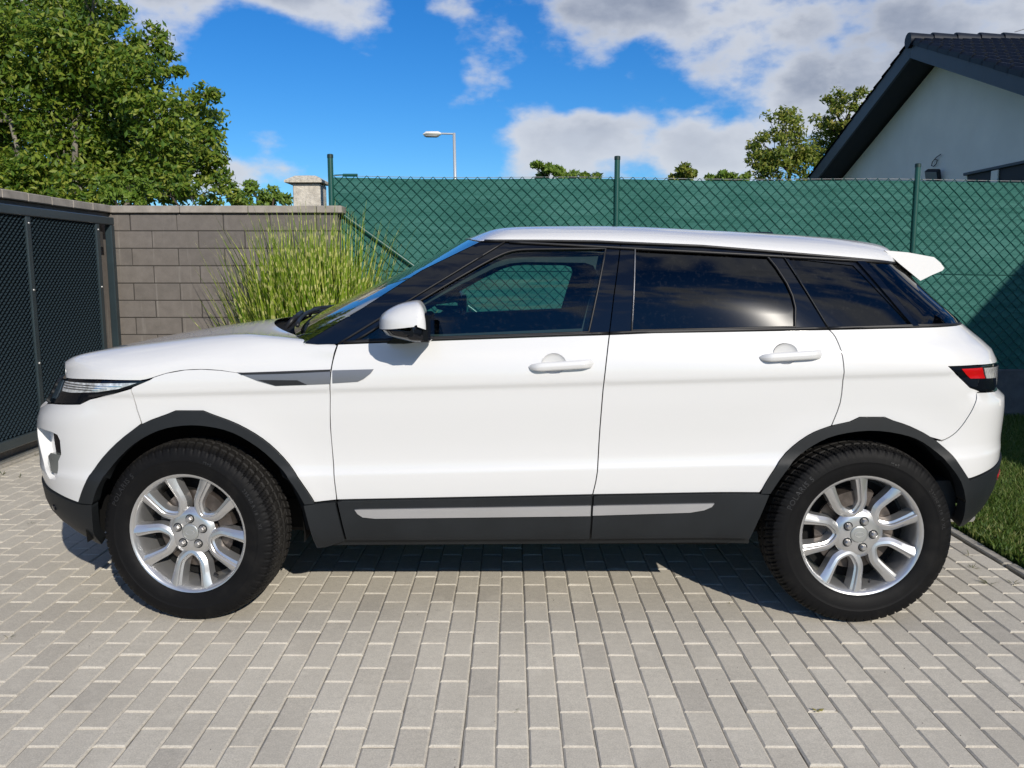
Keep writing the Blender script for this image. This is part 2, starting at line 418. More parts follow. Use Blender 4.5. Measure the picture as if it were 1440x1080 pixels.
me = mb.mesh('grass', M_grass); a = me.attributes.new('tint', 'FLOAT', 'FACE'); a.data.foreach_set('value', tint)
tag(link('grass', me, lawn), kind='stuff')
def lawn_far_spot():
    while True:
        x, y = rnd.uniform(2.42, 6.6), rnd.uniform(.6, 7.95)
        if not (in_view(x, y, 0, 60) and x < .62*y+.5 and y > 3.2): return x, y
mb, tint = blades(30000, lawn_far_spot, .02, .065, .0042)
me = mb.mesh('grass', M_grass); a = me.attributes.new('tint', 'FLOAT', 'FACE'); a.data.foreach_set('value', tint)
tag(link('grass', me, lawn), kind='stuff')
def clover_spot():
    return 2.42+abs(rnd.gauss(0, .16)), rnd.uniform(3.3, 4.9)
mb, tint = blades(2600, clover_spot, .02, .06, .008)
me = mb.mesh('ground_cover', M_grass); a = me.attributes.new('tint', 'FLOAT', 'FACE'); a.data.foreach_set('value', tint)
tag(link('ground_cover', me, lawn), kind='stuff')

# ---- block walls with coping
def block_material():
    m, w = material('wall_block'); b = w.node('ShaderNodeBsdfPrincipled'); geo = w.node('ShaderNodeNewGeometry').outputs['Position']
    r = w.node('ShaderNodeObjectInfo').outputs['Random']
    base = w.ramp(r, [(0, (.130, .117, .106)), (.35, (.156, .140, .127)), (.7, (.143, .128, .115)), (1, (.172, .156, .142))])
    fine = w.noise(geo, 220, 4, .7); mid = w.noise(geo, 11, 5, .6)
    # pale lime streaks running down the face
    mp = w.node('ShaderNodeMapping'); mp.inputs['Scale'].default_value = (13, 13, .8); w.l.new(geo, mp.inputs[0])
    st = w.math('MULTIPLY', w.range(w.noise(mp.outputs[0], 1.0, 4, .6), .57, .72, 0, 1, True), .30)
    c = w.vmath('SCALE', base, scale=w.math('MULTIPLY', w.range(fine, .3, .7, .9, 1.1), w.range(mid, .3, .7, .88, 1.12)))
    c = w.mix(st, c, (.36, .34, .31))
    w.put(b.inputs['Base Color'], c); b.inputs['Roughness'].default_value = .9; b.inputs['Specular IOR Level'].default_value = .3
    bn = w.node('ShaderNodeBump'); bn.inputs['Distance'].default_value = .0012; w.put(bn.inputs['Height'], fine); w.l.new(bn.outputs[0], b.inputs['Normal'])
    w.l.new(b.outputs[0], w.out.inputs[0]); return m
M_block = block_material(); M_mortar = principled('dark_joint', (.05, .045, .04), 1)
M_coping = principled('coping_concrete', (.30, .27, .235), .95, var=(9, .22), bump=(180, .0015), spec=.2)
WY = 7.83; WXC, WXE = -3.67, -1.585; MOD, COURSE, WTOP = .4245, .1578, 1.905
bw = empty('block_wall', ((WXC+WXE)/2, WY+.1, 0)); tag(bw, 'grey-brown block wall with concrete coping facing the bonnet', 'wall')
def off(o, root): o.location = o.location-root.location; return o
core = MB(); core.box(WXC-.25, WXE-.01, WY+.006, WY+.19, -.05, WTOP-.002); off(core.build('wall_core', M_mortar, bw), bw)
def block_mesh(L):
    mb = MB(); mb.bbox(-L/2, L/2, 0, .19, -COURSE/2+.0035, COURSE/2-.0035, .005); return mb.mesh('block', M_block)
bm_full = {}
for row in range(12):
    zc = WTOP-COURSE*(row+.5)
    x = -3.055+(0 if row % 2 == 0 else -.233)-MOD*4
    while x < WXE:
        a, b_ = max(x, WXC-.02), min(x+MOD, WXE)
        if b_-a > .03:
            L = round(b_-a-.007, 3)
            if L not in bm_full: bm_full[L] = block_mesh(L)
            o = link('block', bm_full[L], bw, ((a+b_)/2+rnd.gauss(0, .001), WY+rnd.gauss(0, .0012), zc), (rnd.gauss(0, .002), 0, rnd.gauss(0, .002))); off(o, bw)
        x += MOD
# coping stones
x = WXC+.038; k = 0
while x < WXE+.04:
    L = min(.62, WXE+.045-x); mb = MB(); mb.bbox(x+.002, x+L-.002, WY-.035, WY+.235, WTOP+.003, WTOP+.068, .006)
    off(mb.build('coping_stone', M_coping, bw), bw); x += L; k += 1
lw = empty('block_wall', (WXC-.1, 5.5, 0)); tag(lw, 'side block wall behind the dark metal gate, coping showing above it', 'wall')
mb = MB(); mb.box(WXC-.2, WXC-.005, 2.2, WY-.002, -.05, WTOP-.002); off(mb.build('wall_core', M_block, lw), lw)
y = 2.2
while y < WY+.23:
    L = min(.33, WY+.237-y); mb = MB(); mb.bbox(WXC-.24, WXC+.035, y+.002, y+L-.002, WTOP+.003, WTOP+.068, .006)
    o = off(mb.build('coping_stone', M_coping, lw), lw); o.location.z += rnd.gauss(0, .002); y += L

# ---- sliding gate of expanded metal
M_gate = principled('anthracite_steel', (.022, .036, .043), .42, metal=.0, coat=.3, var=(4, .15), coat_rough=.25)
M_gmesh = principled('anthracite_mesh', (.018, .030, .038), .38, coat=.25, coat_rough=.25)
M_zinc = principled('weathered_zinc', (.42, .42, .40), .5, metal=.6, var=(20, .2))
M_galv = principled('bolt_zinc', (.6, .6, .58), .4, metal=.8)
GX = -3.60
gate = empty('metal_gate', (GX, 6.4, 0)); tag(gate, 'dark anthracite sliding gate of expanded metal left of the car', 'gate')
def gbox(name, x0, x1, y0, y1, z0, z1, m=M_gate, c=.006):
    mb = MB(); mb.bbox(x0, x1, y0, y1, z0, z1, c); return off(mb.build(name, m, gate), gate)
GZ0, GZ1 = .16, 1.862
G_POSTS = [2.7, 4.55, 6.36, 7.42]
gbox('top_rail', GX-.03, GX+.03, 2.6, 7.72, GZ1-.068, GZ1)
gbox('bottom_rail', GX-.03, GX+.03, 2.6, 7.452, GZ0-.03, GZ0+.045)
for y in G_POSTS: gbox('upright', GX-.026, GX+.026, y-.030, y+.030, GZ0+.046, GZ1-.069)
gbox('end_post', GX-.03, GX+.03, 7.655, 7.72, -.05, GZ1-.069)
gbox('guide_box', GX-.045, GX-.02, 7.50, 7.60, GZ1-.27, GZ1-.13, M_mortar)
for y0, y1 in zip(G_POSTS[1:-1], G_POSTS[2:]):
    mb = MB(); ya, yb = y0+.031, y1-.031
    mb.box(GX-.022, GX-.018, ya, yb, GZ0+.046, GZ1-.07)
    off(mb.build('backing_sheet', principled('dark_backing_plastic', (.012, .018, .022), .7), gate), gate)  # opaque dark plastic panel behind the mesh
    mb = MB(); P, H = .052, .0215
    rows = int((GZ1-GZ0-.12)/H)
    for r_ in range(rows+1):
        z = GZ0+.05+r_*H; pts = []; n = int((yb-ya)/P*2)
        for q in range(n+1):
            y = ya+q*P/2; up = ((q+r_) % 2)*H*.8
            pts.append((y, z+up))
        top = [(GX+.004, y, z_+.0045) for y, z_ in pts]; bot = [(GX+.018, y, z_-.0025) for y, z_ in pts]
        b0 = len(mb.v); mb.add(top+bot, [(q, q+1, n+1+q+1, n+1+q) for q in range(n)])
    o = off(mb.build('expanded_mesh', M_gmesh, gate), gate); tag(o, kind='stuff')
for y in G_POSTS[1:]:
    for z in (GZ1-.12, 1.25, .7):
        mb = MB(); mb.lathe([(GX+.026, .009), (GX+.033, .007), (GX+.034, 0)], 8, axis='Z')
        mb.v = [(c, y+b_, z+a_) for a_, b_, c in mb.v]; off(mb.build('rivet', M_galv, gate), gate)
# ground rail under the gate
kr = empty('gate_track', (GX, 5, 0)); tag(kr, 'narrow concrete track strip on the ground under the dark gate', 'track')
mb = MB(); mb.bbox(GX-.10, GX-.02, 2.4, 7.75, -.03, .02, .006); off(mb.build('track_strip', M_kerb, kr), kr)
mb = MB(); mb.bbox(GX-.076, GX-.05, 2.4, 7.75, .02, .05, .004); off(mb.build('rail', M_zinc, kr), kr)

# ---- rendered pillar with a cap behind the wall
M_pill = principled('rough_render', (.52, .48, .41), .95, var=(26, .22), bump=(70, .008), spec=.2)
M_cap = principled('cap_concrete', (.50, .46, .38), .95, var=(45, .35), bump=(90, .006), spec=.2)
pil = empty('pillar', (-1.95, 8.42, 0)); tag(pil, 'rough plastered pillar with pale pyramid cap behind the wall end', 'pillar')
mb = MB(); mb.bbox(-2.10, -1.835, 8.28, 8.55, -.05, 2.215, .008); off(mb.build('shaft', M_pill, pil), pil)
mb = MB(); x0, x1, y0, y1 = -2.168, -1.80, 8.23, 8.60; xm, ym = (x0+x1)/2, (y0+y1)/2
mb.add([(x0, y0, 2.222), (x1, y0, 2.222), (x1, y1, 2.222), (x0, y1, 2.222), (x0, y0, 2.243), (x1, y0, 2.243), (x1, y1, 2.243), (x0, y1, 2.243),
        (xm-.10, ym-.1, 2.292), (xm+.10, ym-.1, 2.292), (xm+.1, ym+.1, 2.292), (xm-.1, ym+.1, 2.292), (xm, ym, 2.305)],
       [(3, 2, 1, 0), (0, 1, 5, 4), (1, 2, 6, 5), (2, 3, 7, 6), (3, 0, 4, 7), (4, 5, 9, 8), (5, 6, 10, 9), (6, 7, 11, 10), (7, 4, 8, 11), (8, 9, 12), (9, 10, 12), (10, 11, 12), (11, 8, 12)])
off(mb.build('cap', M_cap, pil), pil)

# ---- chain-link fence with green screen
FY = 8.0
M_fence = principled('green_plastic_coat', (.006, .066, .050), .4, coat=.3, coat_rough=.2)
M_fcap = principled('post_cap', (.008, .03, .026), .5)
def screen_material():
    m, w = material('green_screen'); b = w.node('ShaderNodeBsdfPrincipled'); geo = w.node('ShaderNodeNewGeometry').outputs['Position']
    mp = w.node('ShaderNodeMapping'); mp.inputs['Scale'].default_value = (1.2, 1, 9); w.l.new(geo, mp.inputs[0])
    n = w.noise(mp.outputs[0], 1.6, 5, .6); n2 = w.noise(geo, 1.1, 3, .5); weave = w.noise(geo, 160, 2, .5)
    f = w.math('ADD', w.math('MULTIPLY', n, .6), w.math('ADD', w.math('MULTIPLY', n2, .35), w.math('MULTIPLY', weave, .12)))
    c = w.ramp(f, [(.32, (.022, .105, .086)), (.52, (.034, .140, .115)), (.72, (.062, .19, .162))])
    w.put(b.inputs['Base Color'], c); b.inputs['Roughness'].default_value = .75; b.inputs['Specular IOR Level'].default_value = .25
    bn = w.node('ShaderNodeBump'); bn.inputs['Distance'].default_value = .02; w.put(bn.inputs['Height'], w.math('ADD', n, w.math('MULTIPLY', n2, 1.5))); w.l.new(bn.outputs[0], b.inputs['Normal'])
    tl = w.node('ShaderNodeBsdfTranslucent'); w.put(tl.inputs[0], c); mx = w.node('ShaderNodeMixShader'); mx.inputs[0].default_value = .15
    w.l.new(b.outputs[0], mx.inputs[1]); w.l.new(tl.outputs[0], mx.inputs[2]); w.l.new(mx.outputs[0], w.out.inputs[0]); return m
fence = empty('chain_link_fence', (2.0, FY, 0)); tag(fence, 'green chain-link fence lined with dark green screening behind the car', 'fence')
FX0, FX1 = -1.70, 9.9
def ftop(x): return 2.258-.0062*(x+1.65)+.006*math.sin(x*2.3)
for px_, top in ((-1.672, 2.452), (.972, 2.435), (3.745, 2.368), (6.5, 2.36), (9.25, 2.35)):
    post = MB(); post.tube([(px_, FY, -.1), (px_-.002, FY, top-.035)], .0255, 14); p = off(post.build('post', M_fence, fence, smooth=False, angle=40), fence)
    c = MB(); c.tube([(px_-.002, FY, top-.034), (px_-.002, FY, top-.004), (px_-.002, FY, top)], [.028, .028, .022], 14)
    o = c.build('post_cap', M_fcap, p, angle=40); o.location = p.location*-1; o.location = (0, 0, 0)
mb = MB(); mb.tube([(-1.655, FY-.005, 1.965), (-.60, FY-.02, 1.20), (.30, FY-.02, .52)], .021, 12); off(mb.build('brace', M_fence, fence, angle=40), fence)
# screen with shallow folds
mb = MB(); P = []
for j in range(25):
    P.append([(FX0+i*(FX1-FX0)/90, FY+.0035+.002*math.sin(i*.9+j*.35)+.0015*math.sin(i*.37-j*.8), .36+(ftop(FX0+i*(FX1-FX0)/90)-.018-.36)*j/24) for i in range(91)])
mb.grid(P); off(mb.build('screen', screen_material(), fence, smooth=True), fence)
# woven wire: every wire a zigzag
mb = MB(); D = .1025; n = int((FX1-FX0)/D); rw = .0031
def strand(p, q):
    p, q = Vector(p), Vector(q); t = (q-p).normalized(); u = t.cross(Vector((0, 1, 0))).normalized()*rw; v = Vector((0, rw, 0))
    mb.add([p+u, p-v, p-u, p+v, q+u, q-v, q-u, q+v], [(0, 1, 5, 4), (1, 2, 6, 5), (2, 3, 7, 6), (3, 0, 4, 7)])
for i in range(n):
    xa = FX0+.05+i*D
    rows = 40
    for r_ in range(rows):
        z1 = ftop(xa)-r_*D*.5; z2 = z1-D*.5
        if z2 < .33: break
        a, b_ = (0, D) if r_ % 2 == 0 else (D, 0)
        wob = lambda q, s: xa+q*.5-D*.25+.004*math.sin(s*1.7+i)
        xa = FX0+.05+i*D+.0035*math.sin(r_*1.9+i*.7)*math.sin(i*.31+r_*.23)
        strand((xa+(0 if r_ % 2 == 0 else .5*D), FY-.006+.004*(r_ % 2), z1), (xa+(.5*D if r_ % 2 == 0 else 0), FY-.002-.004*(r_ % 2), z2))
        strand((xa+(D if r_ % 2 == 0 else .5*D), FY-.006+.004*(r_ % 2), z1), (xa+(.5*D if r_ % 2 == 0 else D), FY-.002-.004*(r_ % 2), z2))
o = off(mb.build('wire_mesh', M_fence, fence), fence); tag(o, kind='stuff')
for zt in (0, -.86):
    mb = MB(); mb.tube([(FX0+i*(FX1-FX0)/60, FY-.004, ftop(FX0+i*(FX1-FX0)/60)+zt-.004) for i in range(61)], .0026, 5); off(mb.build('tension_wire', M_fence if zt else M_zinc, fence), fence)
mb = MB(); mb.tube([(-1.64, FY-.004, 2.263), (-1.56, FY-.004, 2.266)], .005, 6); mb.tube([(-1.56, FY-.004, 2.262), (-1.425, FY-.004, 2.262)], .014, 8); off(mb.build('wire_tensioner', M_fence, fence), fence)
M_base = principled('base_panel_concrete', (.105, .105, .10), .9, var=(7, .25), bump=(120, .002))
x = FX0+.02
for L in (2.64, 2.76, 2.74, 2.76):
    mb = MB(); mb.bbox(x+.03, x+L-.03, FY-.028, FY+.018, -.05, .46, .01); off(mb.build('base_panel', M_base, fence), fence); x += L
# ================================================================ beyond the fence
def leaf_cloud(mb, tint, centre, rad, n, size, flat=.75, rng=rnd, bias=.25):
    """n pointed leaves spread through a clump"""
    c = Vector(centre)
    for _ in range(n):
        d = Vector((rng.gauss(0, 1), rng.gauss(0, 1), rng.gauss(0, 1))).normalized()*(rng.random()**.45)
        p = c+Vector((d.x*rad, d.y*rad, d.z*rad*flat))
        nrm = (d*.8+Vector((rng.gauss(0, .6), rng.gauss(0, .6)-bias, rng.gauss(0, .6)+.35))).normalized()
        t = nrm.cross(Vector((rng.gauss(0, 1), rng.gauss(0, 1), rng.gauss(0, 1)))).normalized(); u = nrm.cross(t)
        t = (t+Vector((0, 0, -.35))).normalized(); L = size*rng.uniform(.7, 1.3); w = L*rng.uniform(.38, .5)
        mb.add([p-t*L*.5, p+u*w*.5, p+t*L*.5+nrm*L*.08, p-u*w*.5], [(0, 1, 2), (0, 2, 3)]); tint += [rng.random()]*2
def limb(mb, a, b, r0, r1, rng, wob=.12, n=5):
    a, b = Vector(a), Vector(b); L = (b-a).length; pts = []; rs = []
    for i in range(n+1):
        t = i/n; p = a.lerp(b, t)
        if 0 < i < n: p += Vector((rng.gauss(0, 1), rng.gauss(0, 1), rng.gauss(0, .6)))*L*wob*.35
        pts.append(p); rs.append(r0+(r1-r0)*t)
    mb.tube(pts, rs, 6)
    return pts
def bark(name, c): return principled(name, c, .95, var=(9, .35), bump=(30, .02), spec=.15)
M_bark_l = bark('pale_bark', (.20, .18, .15)); M_bark_d = bark('dark_bark', (.07, .055, .045))
M_leaf_a = leaf_material('broad_leaf', [(.2, (.035, .085, .010)), (.45, (.080, .155, .016)), (.7, (.175, .25, .024)), (.95, (.29, .32, .05))], .38, .5, .9)
M_leaf_b = leaf_material('walnut_leaf', [(.2, (.055, .10, .012)), (.5, (.15, .20, .022)), (.8, (.25, .27, .04)), (1, (.34, .30, .08))], .38, .5, .9)
M_leaf_c = leaf_material('fresh_leaf', [(.2, (.06, .13, .015)), (.55, (.12, .20, .022)), (.9, (.19, .27, .04))], .3, .5, .9)
def tree(name, label, cat, base, blobs, leafm, barkm, leaf, per, stems, seed, group=None, clump=.42):
    """blobs: (x, y, z, radius) crown lobes; each gets clumps of leaves with limbs running to them"""
    rng = random.Random(seed); root = empty(name, base); tag(root, label, cat, group)
    B = Vector(base); tr = MB(); cr = MB(); tint = []
    forks = []
    for (sx, sy, h, r) in stems:
        top = Vector((sx, sy, h)); forks.append((limb(tr, (rng.gauss(0, .12), rng.gauss(0, .1), -.1), top, r, r*.45, rng, .10, 7), r))
    for (x, y, z, rad) in blobs:
        c = Vector((x, y, z))-B
        fk, r = min(forks, key=lambda f: min((p-c).length for p in f[0])); p0 = min(fk[2:], key=lambda p: (p-c).length+max(0, p.z-c.z)*2)
        pts = limb(tr, p0, c, r*.42, r*.14, rng, .14, 5)
        n = max(5, int(rad*rad*44*per))
        for k in range(n):
            d = Vector((rng.gauss(0, 1), rng.gauss(0, 1), rng.gauss(0, 1))).normalized()*rng.uniform(.45, 1.0)
            q = c+Vector((d.x*rad, d.y*rad, d.z*rad*.9)); s = clump*rng.uniform(.6, 1.25)*min(1, max(.45, rad/.7))
            leaf_cloud(cr, tint, q, s, int(rng.uniform(26, 58)), leaf, .62, rng)
            if k % 3 == 0: limb(tr, pts[3], q, r*.12, r*.04, rng, .16, 3)
    tr.build('trunk', barkm, root, smooth=True)
    me = cr.mesh('crown', leafm); a = me.attributes.new('tint', 'FLOAT', 'FACE'); a.data.foreach_set('value', tint); link('crown', me, root)
    return root
def at(px, py, Y):
    """point at depth Y seen in direction (px, py) of the 1440 x 1080 photograph, from the camera position"""
    th = R(7.791); u = (px-720)/1189.7; v = (py-540)/1189.7
    dy = math.cos(th)-v*math.sin(th); dz = -math.sin(th)-v*math.cos(th)
    return (u/dy*Y, Y, 1.4114+dz/dy*Y)
def blobs_at(lst, Y, spread=.8, seed=3):
    rng = random.Random(seed); out = []
    for px, py, rp in lst:
        y = Y+rng.uniform(-spread, spread); p = at(px, py, y); out.append((*p, rp*y/1189.7*1.0))
    return out
TY = 17.0
bx = at(110, 290, TY)
tree('maple_tree', 'large leafy green tree towering over the left wall', 'tree', (bx[0], TY, 0),
     blobs_at([(95, 60, 62), (20, 70, 60), (150, 95, 60), (50, 140, 66), (120, 165, 62), (195, 120, 48), (225, 170, 46), (180, 205, 60), (240, 95, 18), (212, 62, 26),
               (15, 200, 60), (80, 225, 48), (280, 165, 36), (290, 132, 18), (275, 205, 40), (230, 232, 44), (300, 235, 26), (150, 248, 38), (105, 15, 44), (160, 22, 26), (75, -12, 30), (140, -30, 30), (28, 18, 34),
               (60, 262, 46), (20, 268, 40), (115, 268, 40), (200, 262, 36), (-20, 255, 60), (160, 228, 50), (245, 258, 30), (-40, 60, 70), (-60, 160, 80), (-90, 100, 70)], TY, 1.1), M_leaf_a, M_bark_l, .128, 2.6,
     [(-.25, .1, 5.0, .10), (.35, -.2, 5.4, .09), (-.9, .3, 4.6, .085), (1.1, .3, 4.0, .08), (-1.6, 0, 4.8, .08), (.1, .5, 6.2, .08)], 11)
for label, (px, w_), lst, lm, sd in (
    ('bright green bush against the foot of the large tree, showing over the wall', (165, 1), [(150, 272, 22), (178, 262, 24), (205, 270, 22), (190, 283, 22)], M_leaf_c, 5),
    ('dark shrub to the right of the large tree, showing over the wall', (250, 1), [(235, 268, 24), (262, 262, 26), (290, 270, 24), (310, 258, 22), (322, 275, 18)], M_leaf_a, 6),
    ('small pale green shrub with twiggy top behind the wall, left of the pillar', (365, 1), [(335, 276, 13), (352, 268, 11), (368, 280, 11), (386, 272, 9), (400, 280, 8), (350, 288, 12), (380, 290, 12)], M_leaf_c, 8)):
    b0 = at(px, 290, 13.5)
    tree('shrub', label, 'shrub', (b0[0], 13.5, 0), blobs_at(lst, 13.5, .3, sd), lm, M_bark_d, .10, 2.6, [(0, 0, 2.4, .04), (.2, .1, 2.5, .03), (-.2, 0, 2.3, .03)], sd, 'shrubs behind the wall', .26)
HY = 20.0
bx = at(1110, 250, HY)
tree('walnut_tree', 'olive green tree between the fence and the dark-roofed house', 'tree', (bx[0], HY, 0),
     blobs_at([(1100, 175, 26), (1075, 205, 24), (1120, 200, 28), (1095, 230, 30), (1065, 240, 20), (1130, 235, 26), (1058, 212, 10), (1112, 165, 14)], HY, .8, 4),
     M_leaf_b, M_bark_d, .105, 2.6, [(0, 0, 3.6, .09), (.3, .1, 3.4, .07), (-.3, -.1, 3.2, .06)], 21, None, .36)
bx = at(1180, 250, HY+1.5)
tree('walnut_tree', 'taller olive tree partly hidden by the dark house roof', 'tree', (bx[0], HY+1.5, 0),
     blobs_at([(1180, 145, 20), (1160, 165, 18), (1195, 160, 22), (1165, 195, 24), (1205, 130, 10), (1190, 190, 26), (1160, 222, 22)], HY+1.5, .6, 9),
     M_leaf_b, M_bark_d, .105, 2.6, [(0, 0, 4.6, .09), (.3, .1, 4.2, .07)], 22, None, .36)
for label, px, lst, lm, sd in (
    ('tufted green treetop rising over the fence left of the middle post', 775, [(752, 236, 10), (768, 240, 9), (785, 238, 9), (760, 249, 12), (790, 249, 10), (805, 247, 6), (820, 249, 6), (838, 249, 5)], M_leaf_c, 31),
    ('small round treetop over the fence between the two right posts', 962, [(960, 240, 8), (972, 246, 8), (950, 248, 7), (965, 252, 9)], M_leaf_b, 32),
    ('low leafy treetop just showing over the fence left of the olive tree', 1022, [(1018, 248, 6), (1028, 249, 6), (1000, 252, 5), (1048, 252, 5)], M_leaf_c, 33)):
    Yb = 17.0; b0 = at(px, 250, Yb)
    tree('small_tree', label, 'tree', (b0[0], Yb, 0), blobs_at(lst, Yb, .25, sd), lm, M_bark_d, .12, 5, [(0, 0, 3.1, .04)], sd, 'treetops over the fence', .22)

# ---- street lamp
LY = 30.0
M_lamp = principled('galvanised_pole', (.55, .57, .57), .45, metal=.5); M_lhead = principled('lamp_housing', (.75, .74, .70), .5); M_ldark = principled('lamp_bowl', (.35, .36, .36), .3)
p_top = at(638.5, 187, LY); lamp = empty('street_lamp', (p_top[0], LY, 0)); tag(lamp, 'slim grey street lamp with arm to the left above the fence', 'street lamp')
zt = p_top[2]; mb = MB(); mb.tube([(0.06, 0, 0), (.045, 0, zt*.5), (0, 0, zt)], [.09, .06, .05], 10); mb.build('pole', M_lamp, lamp, smooth=True)
mb = MB(); mb.tube([(0.03, 0, zt-.03), (-.5, 0, zt-.02)], .03, 8); mb.build('arm', M_lamp, lamp)
mb = MB(); mb.tube([(-.45, 0, zt-.03), (-.55, 0, zt-.03), (-.95, 0, zt-.02), (-1.07, 0, zt-.06)], [.05, .11, .10, .03], 8); mb.v = [(x, y*1.3, zt-.03+(z-zt+.03)*.8) for x, y, z in mb.v]; h = mb.build('lamp_head', M_lhead, lamp, angle=40)
mb = MB(); mb.tube([(-.52, 0, zt-.10), (-.6, 0, zt-.11), (-.95, 0, zt-.11), (-1.03, 0, zt-.09)], [.03, .09, .08, .02], 8); mb.v = [(x, y*1.2, zt-.11+(z-zt+.11)*.5) for x, y, z in mb.v]; mb.build('lamp_bowl', M_ldark, h, angle=40)

# ---- house with tiled roof on the right: gable wall faces left, ridge runs to the right
M_render = principled('white_render', (.88, .83, .73), .95, var=(1.2, .06), bump=(150, .003), spec=.2)
M_fascia = principled('anthracite_board', (.040, .050, .066), .55, var=(3, .15))
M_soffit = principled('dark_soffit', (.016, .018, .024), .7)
M_tile = principled('anthracite_roof_tile', (.012, .016, .025), .55, var=(6, .25), spec=.22)
VX, GWX, AY, AZ, SL = 6.30, 6.79, 13.97, 4.97, math.tan(R(20.7))       # verge, gable wall, ridge depth, ridge height, slope
house = empty('house', (GWX+3, AY, 0)); tag(house, 'white rendered house with anthracite tiled gable roof beyond the fence', 'house')
HO = Vector(house.location)
def hbox(name, x0, x1, y0, y1, z0, z1, m, par=None, c=.008):
    mb = MB(); mb.bbox(x0, x1, y0, y1, z0, z1, c); mb.v = [(p[0]-HO.x, p[1]-HO.y, p[2]) for p in mb.v]; return mb.build(name, m, par or house)
def hpoly(name, poly, x0, x1, m, par=None):
    """(y, z) outline run from x0 to x1"""
    mb = MB(); mb.prism(poly, x0-HO.x, x1-HO.x, lambda u, v, h: (h, u-HO.y, v)); return mb.build(name, m, par or house, fix=True)
def zr(y): return AZ-abs(y-AY)*SL                                     # top of the verge boards
EN, EF = 9.6, 19.2                                                    # eaves near and far
T = .26
wall = hpoly('wall', [(EN+.55, -.1), (EF-.55, -.1), (EF-.55, zr(EF-.55)-T-.02), (AY, AZ-T-.02), (EN+.55, zr(EN+.55)-T-.02)], GWX, GWX+9, M_render)
hpoly('verge_board', [(EF, zr(EF)), (AY+.002, AZ), (AY+.002, AZ-T), (EF, zr(EF)-T)], VX, VX+.04, M_fascia)
hpoly('verge_board', [(EN, zr(EN)), (AY-.002, AZ), (AY-.002, AZ-T), (EN, zr(EN)-T)], VX+.001, VX+.041, M_fascia)
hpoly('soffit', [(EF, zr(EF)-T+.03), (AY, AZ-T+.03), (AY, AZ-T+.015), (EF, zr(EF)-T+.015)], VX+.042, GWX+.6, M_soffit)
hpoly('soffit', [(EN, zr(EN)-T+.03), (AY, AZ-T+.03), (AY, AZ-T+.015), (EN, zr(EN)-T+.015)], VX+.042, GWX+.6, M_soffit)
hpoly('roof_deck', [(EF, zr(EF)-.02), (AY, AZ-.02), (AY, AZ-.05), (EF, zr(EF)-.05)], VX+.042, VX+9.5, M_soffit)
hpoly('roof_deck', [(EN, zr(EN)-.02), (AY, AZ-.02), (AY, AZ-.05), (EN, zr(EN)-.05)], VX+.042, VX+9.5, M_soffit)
TW, TL = .30, .335
def tile_mesh():
    mb = MB(); P = []
    for (yy, up) in ((-.02, .030), (.10, .024), (TL+.015, .004)):
        P.append([(TW*1.03*i/12, yy, up+.052*max(0, math.sin(2*PI*(i/6))) **1.0*.8-.006*max(0, -math.sin(2*PI*i/6))) for i in range(13)])
    low = [(x, y+.004, z-.030) for x, y, z in P[0]]; side = [[(-.002, y, -.05), (-.002, y, z)] for (x, y, z) in (P[0][0], P[1][0], P[2][0])]
    mb.grid([low]+P); mb.grid(side); return mb.mesh('roof_tile', M_tile, angle=35)
tm = tile_mesh(); ca, sa = math.cos(math.atan(SL)), math.sin(math.atan(SL))
for sgn in (-1, 1):
    rowsn = 12 if sgn < 0 else 14
    for j in range(rowsn):
        d = (j+1)*TL
        for i in range(16 if sgn < 0 else 1):
            o = link('roof_tile', tm, house); x = VX-.02+i*TW
            p = Vector((x-HO.x if sgn < 0 else x+TW-HO.x, sgn*d*ca, AZ-d*sa+.005+rnd.gauss(0, .002)))
            o.location = p; o.rotation_euler = (math.atan(SL), 0, 0) if sgn < 0 else (math.atan(SL), 0, PI)
for i in range(13):
    mb = MB(); x = VX-.05+i*.37-HO.x; mb.tube([(x, 0, AZ+.005), (x+.03, 0, AZ+.005), (x+.40, 0, AZ-.005)], [.118, .118, .098], 14); mb.build('ridge_tile', M_tile, house, angle=40)
# openings low in the gable wall: dark band with a white framed window and a post
ZT = 2.80
hbox('opening', GWX-.012, GWX+.02, 9.9, 12.9, 1.2, ZT, M_soffit, None, .004)
hbox('lintel', GWX-.05, GWX-.013, 9.9, 12.95, ZT-.02, ZT+.02, M_fascia, None, .004)
wn = hbox('window', GWX-.04, GWX-.013, 10.75, 11.35, 1.3, 2.42, principled('window_frame_white', (.45, .46, .46), .5), None, .006)
hbox('pane', GWX-.046, GWX-.0405, 10.82, 11.28, 1.4, 2.36, principled('dark_pane', (.01, .013, .02), .06), wn, .001)
hbox('post', GWX-.04, GWX-.013, 12.05, 12.22, 1.2, ZT-.03, M_render, None, .006)
# floodlight on the wall and a loop of cable above it
def onwall(px, py, dx=-.03):
    """where the direction (px, py) meets the gable wall"""
    th = R(7.791); u = (px-720)/1189.7; v = (py-540)/1189.7; k = (GWX+dx)/u
    return Vector((GWX+dx, (math.cos(th)-v*math.sin(th))*k, 1.4114+(-math.sin(th)-v*math.cos(th))*k))
fp = onwall(1312, 246, -.12)
fl = empty('floodlight', fp); tag(fl, 'small black floodlight on the white house wall above the fence', 'floodlight')
mb = MB(); mb.bbox(-.05, .05, -.11, .11, -.085, .085, .015); o = mb.build('lamp_case', M_soffit, fl); o.rotation_euler = (.1, -.45, .55)
mb = MB(); mb.bbox(-.056, -.051, -.095, .095, -.07, .07, .002); q = mb.build('lens', principled('lamp_glass', (.25, .27, .28), .2), o)
mb = MB(); mb.tube([(.02, .0, -.06), (.07, .02, -.10), (.115, .03, -.10)], .02, 6); mb.build('bracket', M_soffit, fl)
